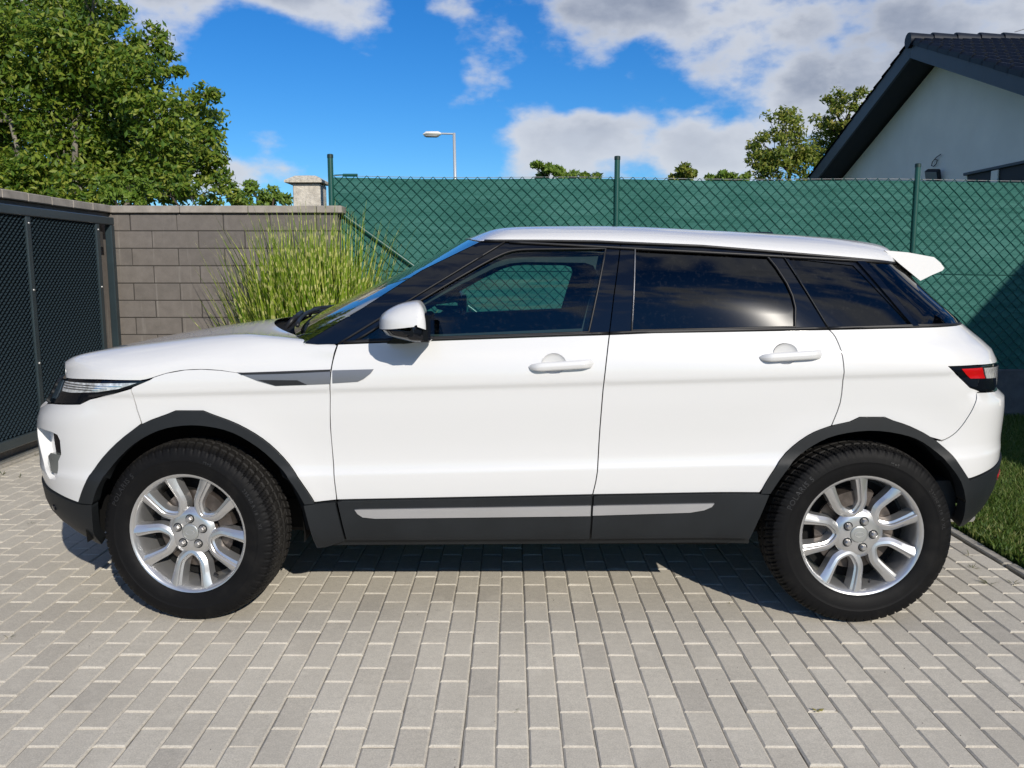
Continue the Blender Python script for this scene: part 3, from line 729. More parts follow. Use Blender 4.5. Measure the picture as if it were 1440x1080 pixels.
c0 = onwall(1315, 225); cb = MB(); cb.tube([onwall(*q)-c0 for q in ((1323, 217), (1317, 221), (1311, 228), (1310, 233), (1313, 234), (1317, 230), (1318, 225), (1314, 224))], .007, 5)
tag(cb.build('cable', M_soffit, None, loc=c0), 'thin loose loop of dark cable on the white house wall', 'cable')
lr = empty('lightning_wire', (VX+1.95, AY-.05, AZ+.1)); tag(lr, 'thin pale lightning conductor wire on the dark roof ridge', 'wire')
mb = MB(); mb.tube([(-.35, 0, .02), (.05, 0, .14), (.9, .1, .07)], .008, 5); mb.build('wire', M_galv, lr)
mb = MB(); mb.tube([(.05, 0, -.05), (.06, 0, .16)], .02, 6); mb.build('clip', M_galv, lr)

# ---- house beside the lawn, out of the picture to the right; its eaves shade the fence and the lawn
own = empty('house', (10.2, -2.5, 0)); tag(own, 'plain white rendered house with dark roof beside the lawn, right of the picture', 'house')
def obox(name, x0, x1, y0, y1, z0, z1, m):
    mb = MB(); mb.bbox(x0-10.5, x1-10.5, y0+2.5, y1+2.5, z0, z1, .01); return mb.build(name, m, own)
obox('wall', 7.0, 14.0, -9, 2.2, -.1, 3.25, M_render)
for sgn in (-1, 1):
    mb = MB(); xs0, xs1 = (6.48, 10.5) if sgn < 0 else (14.52, 10.5); z0_, z1_ = 3.32, 3.32+4.02*1.2
    mb.prism([(xs0-10.5, z0_), (xs1-10.5, z1_), (xs1-10.5, z1_-.22), (xs0-10.5, z0_-.22)], -6.7, 5.01, lambda u, v, h: (u, h, v)); mb.build('roof', M_tile, own, fix=True)
mb = MB(); mb.prism([(-3.5, 3.25), (3.5, 3.25), (0, 7.4)], -6.4, 4.7, lambda u, v, h: (u, h, v)); mb.build('gable', M_render, own, fix=True)

# ---- striped ornamental grass in front of the wall
def zebra_material():
    m, w = material('zebra_grass'); b = w.node('ShaderNodeBsdfPrincipled'); uv = w.node('ShaderNodeAttribute', attribute_name='along').outputs['Fac']; t = w.node('ShaderNodeAttribute', attribute_name='tint').outputs['Fac']
    green = w.ramp(t, [(0, (.10, .19, .012)), (.5, (.22, .33, .024)), (.85, (.34, .43, .045)), (1, (.52, .50, .14))])
    band = w.math('SINE', w.math('ADD', w.math('MULTIPLY', uv, 46), w.math('MULTIPLY', t, 40)))
    c = w.mix(w.range(band, .55, .85, 0, .85), green, (.68, .66, .24))
    w.put(b.inputs['Base Color'], c); b.inputs['Roughness'].default_value = .5
    tl = w.node('ShaderNodeBsdfTranslucent'); w.put(tl.inputs[0], c); mx = w.node('ShaderNodeMixShader'); mx.inputs[0].default_value = .3
    w.l.new(b.outputs[0], mx.inputs[1]); w.l.new(tl.outputs[0], mx.inputs[2]); w.l.new(mx.outputs[0], w.out.inputs[0]); return m
def zebra_clump():
    rng = random.Random(5); mb = MB(); al = []; tt = []
    for _ in range(660):
        a = rng.uniform(0, 2*PI); q = rng.random()**.7; bx_, by_ = math.cos(a)*.26*q, math.sin(a)*.20*q
        H = rng.uniform(1.2, 2.12)*(1-.10*q); lean = rng.uniform(.06, .74)*q+rng.uniform(0, .14); dirx, diry = math.cos(a+rng.gauss(0, .5)), math.sin(a+rng.gauss(0, .5))
        droop = rng.random()**2.4*.65; w0 = rng.uniform(.0075, .0145); N = 9; t = rng.random(); side = Vector((-diry, dirx, 0))*1.0
        side = (side+Vector((rng.gauss(0, .6), rng.gauss(0, .3), 0))).normalized()
        pts = []
        for i in range(N+1):
            s = i/N; out = lean*(s**1.6)*.95; z = H*(s-droop*s**3*.45); pts.append(Vector((bx_+dirx*out, by_+diry*out*.8, z)))
        vs = []
        for i, p in enumerate(pts):
            w_ = w0*(1-(i/N)**2.2)+.0006; vs += [p-side*w_, p+side*w_]
        mb.add(vs, [(2*i, 2*i+1, 2*i+3, 2*i+2) for i in range(N)])
        L0 = rng.random()*.2
        for i in range(N+1): al += [L0+H*i/N]*2
        tt += [t]*N
    me = mb.mesh('blades', zebra_material()); a = me.attributes.new('along', 'FLOAT', 'POINT'); a.data.foreach_set('value', al)
    a = me.attributes.new('tint', 'FLOAT', 'FACE'); a.data.foreach_set('value', tt)
    return me
zme = zebra_clump()
zg = empty('ornamental_grass', (-1.72, 7.35, 0)); tag(zg, 'tall yellow-striped ornamental grass clump behind the white bonnet', 'grass clump')
o = link('blades', zme, zg); tag(o, kind='stuff')
o = link('blades', zme, zg, (-.30, .02, -.16), (0, 0, 2.1)); tag(o, kind='stuff')
o = link('blades', zme, zg, (.24, .0, -.06), (0, 0, 4.0)); tag(o, kind='stuff')
# ================================================================ the car
# body side as a plan outline per height; panels are cut out of it in (arc length, height)
_N = 60
def _arc(a, n, wm=.93):
    t = [0.0]; L = 0.0; px_, py_ = 0.0, 0.0
    for i in range(1, _N+1):
        d = a*(i/_N)**2; w = wm*math.sqrt(max(0., 1-((a-d)/a)**n)); L += math.hypot(d-px_, w-py_); t.append(L); px_, py_ = d, w
    return t
_TF = _arc(NA, NN); _TR = _arc(TB, TN)
def _L(tab, a, d):
    q = math.sqrt(min(1., max(0., d/a)))*_N; i = min(_N-1, int(q)); return tab[i]+(tab[i+1]-tab[i])*(q-i)
def _D(tab, a, L):
    if L <= 0: return 0.0
    lo, hi = 0, _N
    while hi-lo > 1:
        k = (lo+hi)//2
        if tab[k] <= L: lo = k
        else: hi = k
    f = (L-tab[lo])/(tab[hi]-tab[lo]); return a*((lo+min(1, f))/_N)**2
def s_of(x, z):
    a = NOSE_X(z)+NA; tb = tail_len(z); b = TAIL_X(z)-tb; k = tb/TB
    if x < a: return a-(_TF[-1]-_L(_TF, NA, x-NOSE_X(z)))
    if x > b: return b+(_TR[-1]-_L(_TR, TB, (TAIL_X(z)-x)/k))*k
    return x
def x_of(s, z):
    a = NOSE_X(z)+NA; tb = tail_len(z); b = TAIL_X(z)-tb; k = tb/TB
    if s < a: return NOSE_X(z)+_D(_TF, NA, _TF[-1]-(a-s))
    if s > b: return TAIL_X(z)-k*_D(_TR, TB, _TR[-1]-(s-b)/k)
    return s
def shell(s, z):
    x = x_of(s, z); return Vector((x, -half_width(x, z), z))
def shell_n(s, z, e=.004):
    ns, nz = shell(s+e, z)-shell(s-e, z), shell(s, z+e)-shell(s, z-e)
    n = ns.cross(nz)
    if n.length < 1e-9: return Vector((-1 if s < 0 else 1, 0, 0))
    n.normalize(); return n
def inside(poly, p):
    x, y = p; c = False; n = len(poly); j = n-1
    for i in range(n):
        xi, yi = poly[i]; xj, yj = poly[j]
        if (yi > y) != (yj > y) and x < (xj-xi)*(y-yi)/(yj-yi)+xi: c = not c
        j = i
    return c
def dens(poly, h):
    out = []
    for i, a in enumerate(poly):
        b = poly[(i+1) % len(poly)]; L = math.hypot(b[0]-a[0], b[1]-a[1]); n = max(1, int(math.ceil(L/h)))
        for k in range(n): out.append((a[0]+(b[0]-a[0])*k/n, a[1]+(b[1]-a[1])*k/n))
    return out
def shrink(poly, d):
    n = len(poly); A = sum(poly[i][0]*poly[(i+1) % n][1]-poly[(i+1) % n][0]*poly[i][1] for i in range(n)); sg = 1 if A > 0 else -1
    out = []
    for i in range(n):
        p0, p1, p2 = poly[i-1], poly[i], poly[(i+1) % n]
        def nr(a, b):
            L = math.hypot(b[0]-a[0], b[1]-a[1]) or 1e-9; return (-(b[1]-a[1])/L*sg, (b[0]-a[0])/L*sg)
        n1, n2 = nr(p0, p1), nr(p1, p2); mx_, my_ = n1[0]+n2[0], n1[1]+n2[1]; q = mx_*mx_+my_*my_
        k = 2/q if q > .5 else 2/.5
        out.append((p1[0]+mx_*d*k/1, p1[1]+my_*d*k/1) if True else p1)
    return out
class Shell:
    """mesh with analytic normals"""
    def __init__(s): s.v = []; s.f = []; s.n = []
    def panel(s, poly, off=0., th=.02, holes=(), h=.045, gap=.0022, hole_depth=None, flare=0.):
        pz = [(s_of(x, z), z) for x, z in poly]
        clean = [pz[0]]
        for p in pz[1:]:
            if math.hypot(p[0]-clean[-1][0], p[1]-clean[-1][1]) > 1e-4: clean.append(p)
        pz = dens(shrink(clean, gap), h*.5); hz = [dens([(s_of(x, z), z) for x, z in q], h*.4) for q in holes]
        loops = [pz]+hz; pts = []; edges = []
        for lp in loops:
            b = len(pts); pts += lp; edges += [(b+i, b+(i+1) % len(lp)) for i in range(len(lp))]
        x0, x1 = min(p[0] for p in pz), max(p[0] for p in pz); z0, z1 = min(p[1] for p in pz), max(p[1] for p in pz)
        r = 0; z = z0+h*.5; bl = [p for lp in loops for p in lp]
        while z < z1:
            x = x0+(h*.25 if r % 2 else h*.75)
            while x < x1:
                if inside(pz, (x, z)) and not any(inside(q, (x, z)) for q in hz):
                    if not (.58 < z-.028*x < .69 or .935 < z-.028*x < .997) and min((x-p[0])**2+(z-p[1])**2 for p in bl) > (h*.33)**2: pts.append((x, z))
                x += h
            z += h*.87; r += 1
        for c0_ in (.590, .604, .618, .624, .634, .648, .664, .680, .944, .953, .960, .967, .974, .980, .988):     # rows along the creases
            xs_ = sorted(set(round(x0+k*.03, 4) for k in range(int((x1-x0)/.03)+1)))
            last = None
            for xx in xs_:
                zz = c0_+.028*xx
                if inside(pz, (xx, zz)) and not any(inside(q, (xx, zz)) for q in hz) and min((xx-p[0])**2+(zz-p[1])**2 for p in bl) > .0055**2:
                    if last is not None: edges.append((last, len(pts)))
                    last = len(pts); pts.append((xx, zz))
                else: last = None
        res = delaunay_2d_cdt([Vector(p) for p in pts], edges, [], 0, 1e-6)
        V, F = res[0], res[2]
        b = len(s.v)
        for p in V:
            n = shell_n(p.x, p.y); s.v.append(shell(p.x, p.y)+n*off); s.n.append(n)
        for f in F:
            c = (sum(V[i].x for i in f)/len(f), sum(V[i].y for i in f)/len(f))
            if inside(pz, c) and not any(inside(q, c) for q in hz):
                a_ = sum(V[f[i]].x*V[f[(i+1) % len(f)]].y-V[f[(i+1) % len(f)]].x*V[f[i]].y for i in range(len(f)))
                s.f.append([b+i for i in (f if a_ > 0 else f[::-1])])
        # folded edges
        for k, lp in enumerate(loops):
            d = (hole_depth if k and hole_depth else th); n = len(lp); A = sum(lp[i][0]*lp[(i+1) % n][1]-lp[(i+1) % n][0]*lp[i][1] for i in range(n))
            if (A < 0) != (k > 0): lp = lp[::-1]
            P = [shell(*p) for p in lp]; N = [shell_n(*p) for p in lp]; c0 = len(s.v)
            for i in range(n):
                e = (P[(i+1) % n]-P[i-1]).normalized(); on = e.cross(N[i]).normalized()
                s.v += [P[i]+N[i]*off, P[i]+N[i]*(off-d)+on*(-flare)]; s.n += [on, on]
            for i in range(n):
                j = (i+1) % n; s.f.append([c0+2*i, c0+2*i+1, c0+2*j+1, c0+2*j])
        return s
    def mirrored(s):
        m = Shell(); m.v = [Vector((p.x, -p.y, p.z)) for p in s.v]; m.n = [Vector((p.x, -p.y, p.z)) for p in s.n]; m.f = [f[::-1] for f in s.f]; return m
    def join(s, o):
        b = len(s.v); s.v += o.v; s.n += o.n; s.f += [[i+b for i in f] for f in o.f]; return s
    def mesh(s, name, mat):
        me = bpy.data.meshes.new(name); me.from_pydata([tuple(p) for p in s.v], [], s.f); me.materials.append(mat)
        me.polygons.foreach_set('use_smooth', [True]*len(me.polygons)); me.update()
        me.normals_split_custom_set_from_vertices([tuple(n) for n in s.n]); return me

# ---- materials
def paint_material():
    m, w = material('white_car_paint'); b = w.node('ShaderNodeBsdfPrincipled'); o = w.node('ShaderNodeTexCoord').outputs['Object']
    dirt = w.math('MULTIPLY', w.range(w.noise(o, 55, 4, .75), .60, .85, 0, 1), .05)
    c = w.mix(dirt, (.635, .635, .63), (.40, .37, .32)); w.put(b.inputs['Base Color'], c)
    b.inputs['Roughness'].default_value = .5; b.inputs['Specular IOR Level'].default_value = .5
    b.inputs['Coat Weight'].default_value = 1.0; b.inputs['Coat IOR'].default_value = 1.5
    # polishing swirls and a light dust film blur the gloss
    w.put(b.inputs['Coat Roughness'], w.range(w.noise(o, 7, 5, .7), .3, .75, .015, .08))
    n = w.noise(o, 2.2, 2, .4); f = w.noise(o, 900, 2, .5)
    bn = w.node('ShaderNodeBump'); bn.inputs['Distance'].default_value = .0012; w.put(bn.inputs['Height'], w.math('ADD', n, w.math('MULTIPLY', f, .015)))
    w.l.new(bn.outputs[0], b.inputs['Coat Normal']); w.l.new(b.outputs[0], w.out.inputs[0]); return m
M_paint = paint_material()
M_gloss = principled('gloss_black_trim', (.004, .005, .008), .035, coat=0, spec=.5)
M_dark = principled('underbody_black', (.008, .008, .008), .9, spec=.2)
M_clad = principled('grey_black_plastic', (.0095, .0115, .0135), .55, var=(5, .2), bump=(900, .0004), spec=.35)
M_rub = principled('rubber_seal', (.008, .008, .009), .5)
M_silver = principled('satin_silver', (.58, .58, .59), .36, metal=.75, var=(3, .05))
M_vent = principled('grey_vent_trim', (.20, .205, .22), .38, metal=.55)
M_chrome = principled('chrome', (.75, .75, .76), .12, metal=1)
M_alloy = principled('alloy_silver', (.60, .60, .60), .29, metal=.82, coat=.4, var=(14, .05))
M_disc = principled('brake_disc', (.11, .092, .08), .45, metal=.7, var=(20, .4))
M_hub = principled('hub_rust', (.09, .05, .035), .9, var=(30, .4))
M_glass_f = glass_pane('front_glass', (.60, .78, .76))
M_glass_w = glass_pane('windscreen_glass', (.55, .68, .65), ior=1.5)
M_glass_r = glass_pane('privacy_glass', (.004, .006, .009), rough=.03)
M_seat = principled('seat_leather', (.035, .034, .034), .55, var=(20, .2))
M_trimp = principled('cabin_plastic', (.022, .026, .028), .65)
M_red = principled('tail_red', (.50, .006, .008), .12, coat=1.0)
M_clear = principled('tail_clear', (.55, .55, .54), .15, metal=.3, coat=1.0, var=(70, .35))
M_lens = principled('lamp_reflector', (.62, .64, .65), .25, metal=.35, coat=1.0, var=(60, .5))
M_fog = principled('fog_lamp_glass', (.20, .215, .20), .12, metal=.25, coat=1.0)
M_lens2 = principled('lamp_corner', (.06, .085, .11), .08, metal=.2, coat=1.0)
M_orange = principled('amber', (.6, .2, .02), .2, coat=1)

CAR = (.0588, 4.1541, 0)
car = empty('parked_car', CAR, -.0101)
tag(car, 'white five-door compact SUV parked side-on with silver ten-spoke wheels', 'car')
def sh_part(name, poly, mat, parents, **kw):
    """panel on the left (camera side) and its mirror on the right; parents: one or (left, right)"""
    S = Shell().panel(poly, **kw); L, Rr = (parents if isinstance(parents, tuple) else (parents, parents))
    a = link(name, S.mesh(name, mat), L); b = link(name, S.mirrored().mesh(name, mat), Rr); return a, b
def sh_both(name, polys, mat, parent, **kw):
    """panel that runs round the nose or tail: both halves in one mesh"""
    S = Shell()
    for p in (polys if isinstance(polys[0][0], (tuple, list)) else [polys]): S.panel(p, **kw)
    S.join(S.mirrored()); return link(name, S.mesh(name, mat), parent)
def nose(z): return (NOSE_X(z)+.0002, z)
def tail(z): return (TAIL_X(z)-.0002, z)
def arch(pts, flat):
    """smooth the two flanks of an arch, keep the step in the middle"""
    a, b = flat; return catmull(pts[:a], 3)+pts[a:b]+catmull(pts[b:], 3)
AF_OUT = [(-1.776, .485), (-1.742, .553), (-1.677, .650), (-1.597, .733), (-1.494, .807), (-1.394, .847), (-1.357, .862), (-1.250, .862), (-1.213, .847), (-1.119, .810), (-1.025, .752), (-.948, .676), (-.881, .582), (-.829, .492)]
AF_IN = [(-1.713, .485), (-1.683, .553), (-1.613, .651), (-1.523, .734), (-1.424, .786), (-1.326, .806), (-1.232, .803), (-1.137, .779), (-1.043, .721), (-.965, .645), (-.907, .568), (-.868, .490)]
AR_OUT = [(.923, .540), (.959, .613), (1.017, .698), (1.095, .765), (1.173, .801), (1.258, .822), (1.295, .840), (1.392, .840), (1.428, .825), (1.493, .803), (1.577, .760), (1.652, .697), (1.735, .593)]
AR_IN = [(.958, .540), (1.000, .611), (1.049, .675), (1.118, .732), (1.205, .772), (1.332, .790), (1.453, .776), (1.543, .743), (1.629, .673), (1.700, .587), (1.731, .501)]
F_SHUT = [(-.722, 1.121), (-.739, 1.06), (-.750, .97), (-.758, .80), (-.753, .649), (-.743, .503)]
MID = [(.268, .528), (.285, .622), (.293, .802), (.305, .999), (.3245, 1.159)]
R_SHUT = [(1.188, .806), (1.217, .896), (1.221, 1.0), (1.2195, 1.035), (1.212, 1.095), (1.194, 1.150), (1.172, 1.177)]
BONNET_SHUT = [(-1.86, .972), (-1.625, .983), (-1.49, .983), (-1.434, .995), (-1.387, 1.010), (-1.313, 1.023), (-1.249, 1.026), (-1.174, 1.022), (-1.105, 1.013), (-.925, 1.019), (-.745, 1.026)]

F_SHUT = catmull(F_SHUT, 3); R_SHUT = catmull(R_SHUT, 3); MID = catmull(MID, 3)
AFS, ARS = arch(AF_OUT, (6, 8)), arch(AR_OUT, (6, 8)); AFI, ARI = catmull(AF_IN, 3), catmull(AR_IN, 3)
def near(pts, p): return min(range(len(pts)), key=lambda i: abs(pts[i][0]-p[0])+abs(pts[i][1]-p[1]))
iB = near(AFS, (-1.494, .807)); iD = near(AR_OUT, (1.173, .801)); iDs = near(ARS, (1.173, .801)); iQs = near(ARS, (1.577, .760))
RBS = catmull([(1.623, .745), (1.652, .7585), (1.679, .777), (1.704, .806), (1.723, .837), (1.738, .865), (1.749, .893), (1.757, .912), (1.763, .931)], 2)
# ---- wings, doors, rear quarters
wing = sh_part('front_wing', [(-1.524, .950), (-1.516, .957), (-1.449, .985)]+BONNET_SHUT[3:]+[(-.750, .97), (-.758, .80), (-.753, .649), (-.743, .503), (-.829, .494)]+AFS[::-1][:len(AFS)-iB]+[(-1.494, .811), (-1.510, .864), (-1.524, .94)], M_paint, car)
fdoor = sh_part('front_door', F_SHUT+MID+[(.095, 1.1515), (-.351, 1.1355)], M_paint, car,
                holes=[[(.111+.047*math.cos(a), 1.049+.040*math.sin(a)) for a in [2*PI*k/22 for k in range(22)]]], hole_depth=.012)
rdoor = sh_part('rear_door', [(.3245, 1.159)]+MID[::-1][1:]+[(.920, .541)]+ARS[1:iDs+1]+R_SHUT+[(.497, 1.166)], M_paint, car,
                holes=[[(.997+.047*math.cos(a), 1.087+.040*math.sin(a)) for a in [2*PI*k/22 for k in range(22)]]], hole_depth=.012)
LAMP_R = [(1.625, 1.038), (1.674, .995), (1.724, .954), (1.779, .934), (1.892, .924)]
quarter = sh_part('rear_quarter', [(1.172, 1.177)]+R_SHUT[::-1][1:]+ARS[iDs+1:iQs+1]+[(1.623, .747)]+RBS[1:]+LAMP_R[::-1][1:]+[(1.739, 1.040), (1.926, 1.034), (TAIL_X(1.034)-.05, 1.033), (TAIL_X(1.10)-.05, 1.10), (TAIL_X(1.186)-.05, 1.186), (1.69, 1.188)], M_paint, car)
tg = sh_both('tailgate', [(TAIL_X(1.186)-.05, 1.186), (TAIL_X(1.10)-.05, 1.10), (TAIL_X(1.033)-.05, 1.033), (TAIL_X(.925)-.05, .925), tail(.925), tail(1.033), tail(1.10), tail(1.186)], M_paint, car, gap=.001)
# dark structure behind the shut lines
arcF = [(AXLE_F+.452*math.cos(a), AXLE_Z+.452*math.sin(a)) for a in [PI*(1-k/14) for k in range(15)]]
arcR = [(AXLE_R+.452*math.cos(a), AXLE_Z+.452*math.sin(a)) for a in [PI*(1-k/14) for k in range(15)]]
sh_part('body_shell', [(-1.93, .42)]+arcF+arcR+[(1.90, .45), (1.88, 1.02), (1.70, 1.16), (-.70, 1.10), (-.95, 1.00), (-1.90, .95)], M_dark, car, off=-.035, th=.004, h=.09)
# doors handles, with dished recess
def handle(root, x0, z0, x1, z1, xc, zc_):
    for sgn, par in ((-1, root[0]), (1, root[1])):
        W0 = half_width(xc, zc_); mb = MB(); P = []
        for j in range(5):
            q = j/4*PI/2; P.append([(xc+.0475*math.cos(q)*math.cos(a), sgn*(W0+.001-.0085*math.sin(q)), zc_+.0405*math.cos(q)*math.sin(a)) for a in [2*PI*k/22 for k in range(23)]])
        mb.grid(P); mb.build('handle_recess', M_paint, par, smooth=True, fix=True)
        mb = MB(); P = []; n = 22
        for i in range(n+1):
            t = i/n; x = x0+(x1-x0)*t; zc2 = z0+(z1-z0)*t; W = half_width(x, zc2)
            e = max(0, 1-((abs(t-.5)*2))**(7 if t < .5 else 22)); out = .025*min(1, (1-abs(2*t-1)**3.0)*1.35+.12) ; hz = .0165*(e**.5)*(1.0-.18*(t < .2)*(1-t/.2))+.0006; dy = .009*(e**.5)+.0005
            P.append([(x, sgn*(W+out-.004+dy*math.cos(a)), zc2+hz*math.sin(a)*(abs(math.sin(a))**-.25 if abs(math.sin(a)) > 1e-6 else 1)) for a in [2*PI*k/12 for k in range(13)]])
        mb.grid(P); o = mb.build('door_handle', M_paint, par, smooth=True, fix=True)
        mb = MB()
        for xe, t in ((x0+.030, .1), (x1-.030, .9)):
            mb.bbox(xe-.012, xe+.012, *sorted((sgn*(half_width(xe, z0)-.004), sgn*(half_width(xe, z0)+.012))), z0+(z1-z0)*t-.007, z0+(z1-z0)*t+.007, .002)
        mb.build('handle_foot', M_paint, par)
handle(fdoor, .012, 1.036, .264, 1.0515, .111, 1.049)
handle(rdoor, .894, 1.073, 1.140, 1.087, .997, 1.087)

# ---- side window frames and panes
FW = catmull([(-.655, 1.134), (-.575, 1.183), (-.49, 1.236), (-.33, 1.333), (-.20, 1.409), (-.12, 1.452), (-.07, 1.474), (-.025, 1.483), (.05, 1.486), (.318, 1.488)], 2)+[(.246, 1.168), (.095, 1.1615), (-.351, 1.1465)]
RW = [(.432, 1.485), (.70, 1.477), (.953, 1.462), (.985, 1.418), (1.022, 1.352), (1.040, 1.305), (1.048, 1.26), (1.042, 1.187), (.410, 1.174)]
QW = [(1.040, 1.453), (1.300, 1.425), (1.495, 1.196), (1.168, 1.189)]
ffr = sh_part('window_frame', F_SHUT[:1]+[(-.640, 1.172), (-.546, 1.228), (-.382, 1.329), (-.20, 1.440), (-.079, 1.514), (.10, 1.5145), (.285, 1.512), (.377, 1.507), (.343, 1.303), (.3245, 1.160), (.095, 1.1525), (-.351, 1.1365)], M_gloss, fdoor, off=-.004, holes=[FW], h=.05)
rfr = sh_part('window_frame', [(.3245, 1.160), (.343, 1.303), (.377, 1.507), (.696, 1.495), (1.012, 1.470), (1.093, 1.322), (1.172, 1.178), (.497, 1.167)], M_gloss, rdoor, off=-.004, holes=[RW], h=.05)
qfr = sh_part('window_frame', [(1.012, 1.470), (1.236, 1.452), (1.345, 1.441), (1.525, 1.189), (1.172, 1.178), (1.093, 1.322)], M_gloss, quarter, off=-.004, holes=[QW], h=.05)
sh_part('window_pane', FW, M_glass_f, fdoor, off=-.010, th=.0005, gap=-.006, h=.05)
sh_part('window_pane', RW, M_glass_r, rdoor, off=-.010, th=.0005, gap=-.006, h=.05)
sh_part('window_pane', QW, M_glass_r, quarter, off=-.008, th=.0005, gap=-.006, h=.05)
# rubber strips round the panes and along the waistline
def seal(name, pts, mat, parents, r=.004, off=.0, closed=False):
    pts = dens(pts+[pts[-1]], .05)[:-1] if not closed else dens(pts, .05)+[pts[0]]
    for sgn, par in ((-1, parents[0]), (1, parents[1])):
        mb = MB(); mb.tube([Vector((x, sgn*(half_width(x, z)+off), z)) for x, z in pts], r, 6); mb.build(name, mat, par, smooth=True)
seal('window_seal', FW, M_rub, fdoor, .0045, -.004, True); seal('window_seal', RW, M_rub, rdoor, .0045, -.004, True)
seal('window_seal', [(.432, 1.487), (.411, 1.172)], M_vent, rdoor, .0028, .001)
seal('window_seal', [(1.014, 1.468), (1.095, 1.322), (1.173, 1.179)], M_clad, quarter, .0026, .001)
seal('waist_strip', [(-.70, 1.129), (-.351, 1.141), (.095, 1.157), (.322, 1.165)], M_rub, fdoor, .006, -.002); seal('waist_strip', [(.328, 1.165), (.497, 1.172), (1.165, 1.183)], M_rub, rdoor, .006, -.002)
seal('waist_strip', [(1.175, 1.183), (1.52, 1.193), (1.75, 1.192)], M_rub, quarter, .006, -.002)
seal('roof_seal', [(-.16, 1.519), (.10, 1.518), (.285, 1.5155), (.378, 1.511), (.696, 1.498), (1.015, 1.473), (1.236, 1.455), (1.50, 1.432)], M_rub, (car, car), .006, 0)
sh_part('rear_pillar_trim', [(1.312, 1.442), (1.346, 1.441), (1.526, 1.189), (1.503, 1.188)], M_gloss, car, off=.004, gap=.0)
sh_both('rear_window', [(1.349, 1.442), (1.50, 1.432), (1.56, 1.425), tail(1.43), tail(1.35), tail(1.25), tail(1.188), (1.75, 1.189), (1.529, 1.189)], M_glass_r, car, off=-.002, h=.05)
# A pillar
AP = [(-.178, 1.515), (-.404, 1.404), (-.630, 1.259), (-.855, 1.126)]
sh_part('windscreen_pillar', AP[::-1]+[(-.079, 1.516), (-.20, 1.442), (-.382, 1.3305), (-.546, 1.2295), (-.640, 1.1735), (-.7215, 1.122), (-.80, 1.1185)], M_gloss, car, off=-.003, gap=.0015)
seal('pillar_seal', [(-.08, 1.514), (-.20, 1.441), (-.382, 1.330), (-.546, 1.2285), (-.72, 1.123)], M_rub, fdoor, .004, -.001)

# ---- bonnet: spline sections from shut line over the edge to the middle
cZs = Curve([(p[0], p[1]) for p in BONNET_SHUT])
cCx = Curve([(-1.86, -2.085), (-1.70, -1.98), (-1.50, -1.80), (-1.30, -1.63), (-1.10, -1.46), (-.90, -1.30), (-.745, -1.19)])
cCz = Curve([(-2.10, .975), (-2.05, 1.006), (-1.95, 1.038), (-1.80, 1.074), (-1.60, 1.111), (-1.40, 1.142), (-1.19, 1.168)])
cKy = Curve([(-1.86, .735), (-1.78, .76), (-1.65, .775), (-1.40, .785), (-1.15, .80), (-1.0, .83), (-.90, .862), (-.80, .893), (-.745, .908)])
cKz = Curve([(-1.86, 1.024), (-1.78, 1.049), (-1.65, 1.073), (-1.40, 1.108), (-1.15, 1.136), (-1.0, 1.145), (-.90, 1.138), (-.80, 1.126), (-.745, 1.119)])
cFS = Curve(sorted((z, x) for x, z in F_SHUT if z > .95))
def bonnet_row(xs, m=13):
    zs = cZs(xs); W = half_width(xs, zs); ky, kz = cKy(xs), cKz(xs); cx_, cz_ = cCx(xs), cCz(cCx(xs))
    e = min(1, max(0, (xs+1.86)/.10))
    k2 = sstep(-1.0, -.745, xs); Wr = W+(ky-W)*k2
    def X(y): return xs+(cx_-xs)*max(0, 1-(abs(y)/Wr)**2.0)
    q = [(W, zs), (min(W-.002, half_width(xs, zs+(kz-zs)*.40)), zs+(kz-zs)*.40), (ky+(W-ky)*.42, zs+(kz-zs)*.84), (ky-.03, kz+.004), (ky*.80, kz+(cz_-kz)*.30), (ky*.5, kz+(cz_-kz)*.70), (ky*.25, kz+(cz_-kz)*.93), (0, cz_)]
    q = catmull(q, 4); fs = lambda z: cFS(min(1.121, max(.98, z)))-.0026
    k2 = sstep(-1.0, -.745, xs); left = [Vector((X(y)+(fs(z)+.745)*k2*sstep(.84, .90, abs(y)), -y, z)) for y, z in q]
    return left+[Vector((p.x, -p.y, p.z)) for p in left[::-1][1:]]
rows = []; N = 44
for i in range(N+1):
    t = i/N; rows.append(bonnet_row(-1.86+1.115*(t**1.15)))
lip0 = [p+Vector((.010*(1 if abs(p.y) < .6 else .3)-.004, 0, -.014)) for p in rows[0]]
mb = MB(); mb.grid([[p+Vector((.03, 0, -.012)) for p in lip0], lip0]+rows)
bon = mb.build('bonnet', M_paint, car, angle=50, up=True)
# cowl between bonnet and windscreen
def ws_edge(t):
    n = len(AP)-1; k = min(n-1, int(t*n)); f = t*n-k; a, b = AP[k], AP[k+1]; x = a[0]+(b[0]-a[0])*f; z = a[1]+(b[1]-a[1])*f; return x, half_width(x, z)-.004, z
CEN = Curve([(0, 0), (1, 1)])
CX = [(-.285, 1.545), (-.545, 1.410), (-.800, 1.288), (-1.06, 1.163)]
def ws_c(t):
    n = 3; k = min(n-1, int(t*n)); f = t*n-k; a, b = CX[k], CX[k+1]; return a[0]+(b[0]-a[0])*f, a[1]+(b[1]-a[1])*f
P = []
for i in range(25):
    t = i/24; xe, we, ze = ws_edge(t); xc, zc_ = ws_c(t)
    P.append([Vector((xe+(xc-xe)*(1-s*s), s*we, ze+(zc_-ze)*(1-s*s))) for s in [j/20-1 for j in range(41)]])
mb = MB(); mb.grid(P); wsc = mb.build('windscreen', M_glass_w, car, smooth=True)
mb = MB(); br = rows[-1]; P2 = []
base = P[-1]
m_ = len(br)
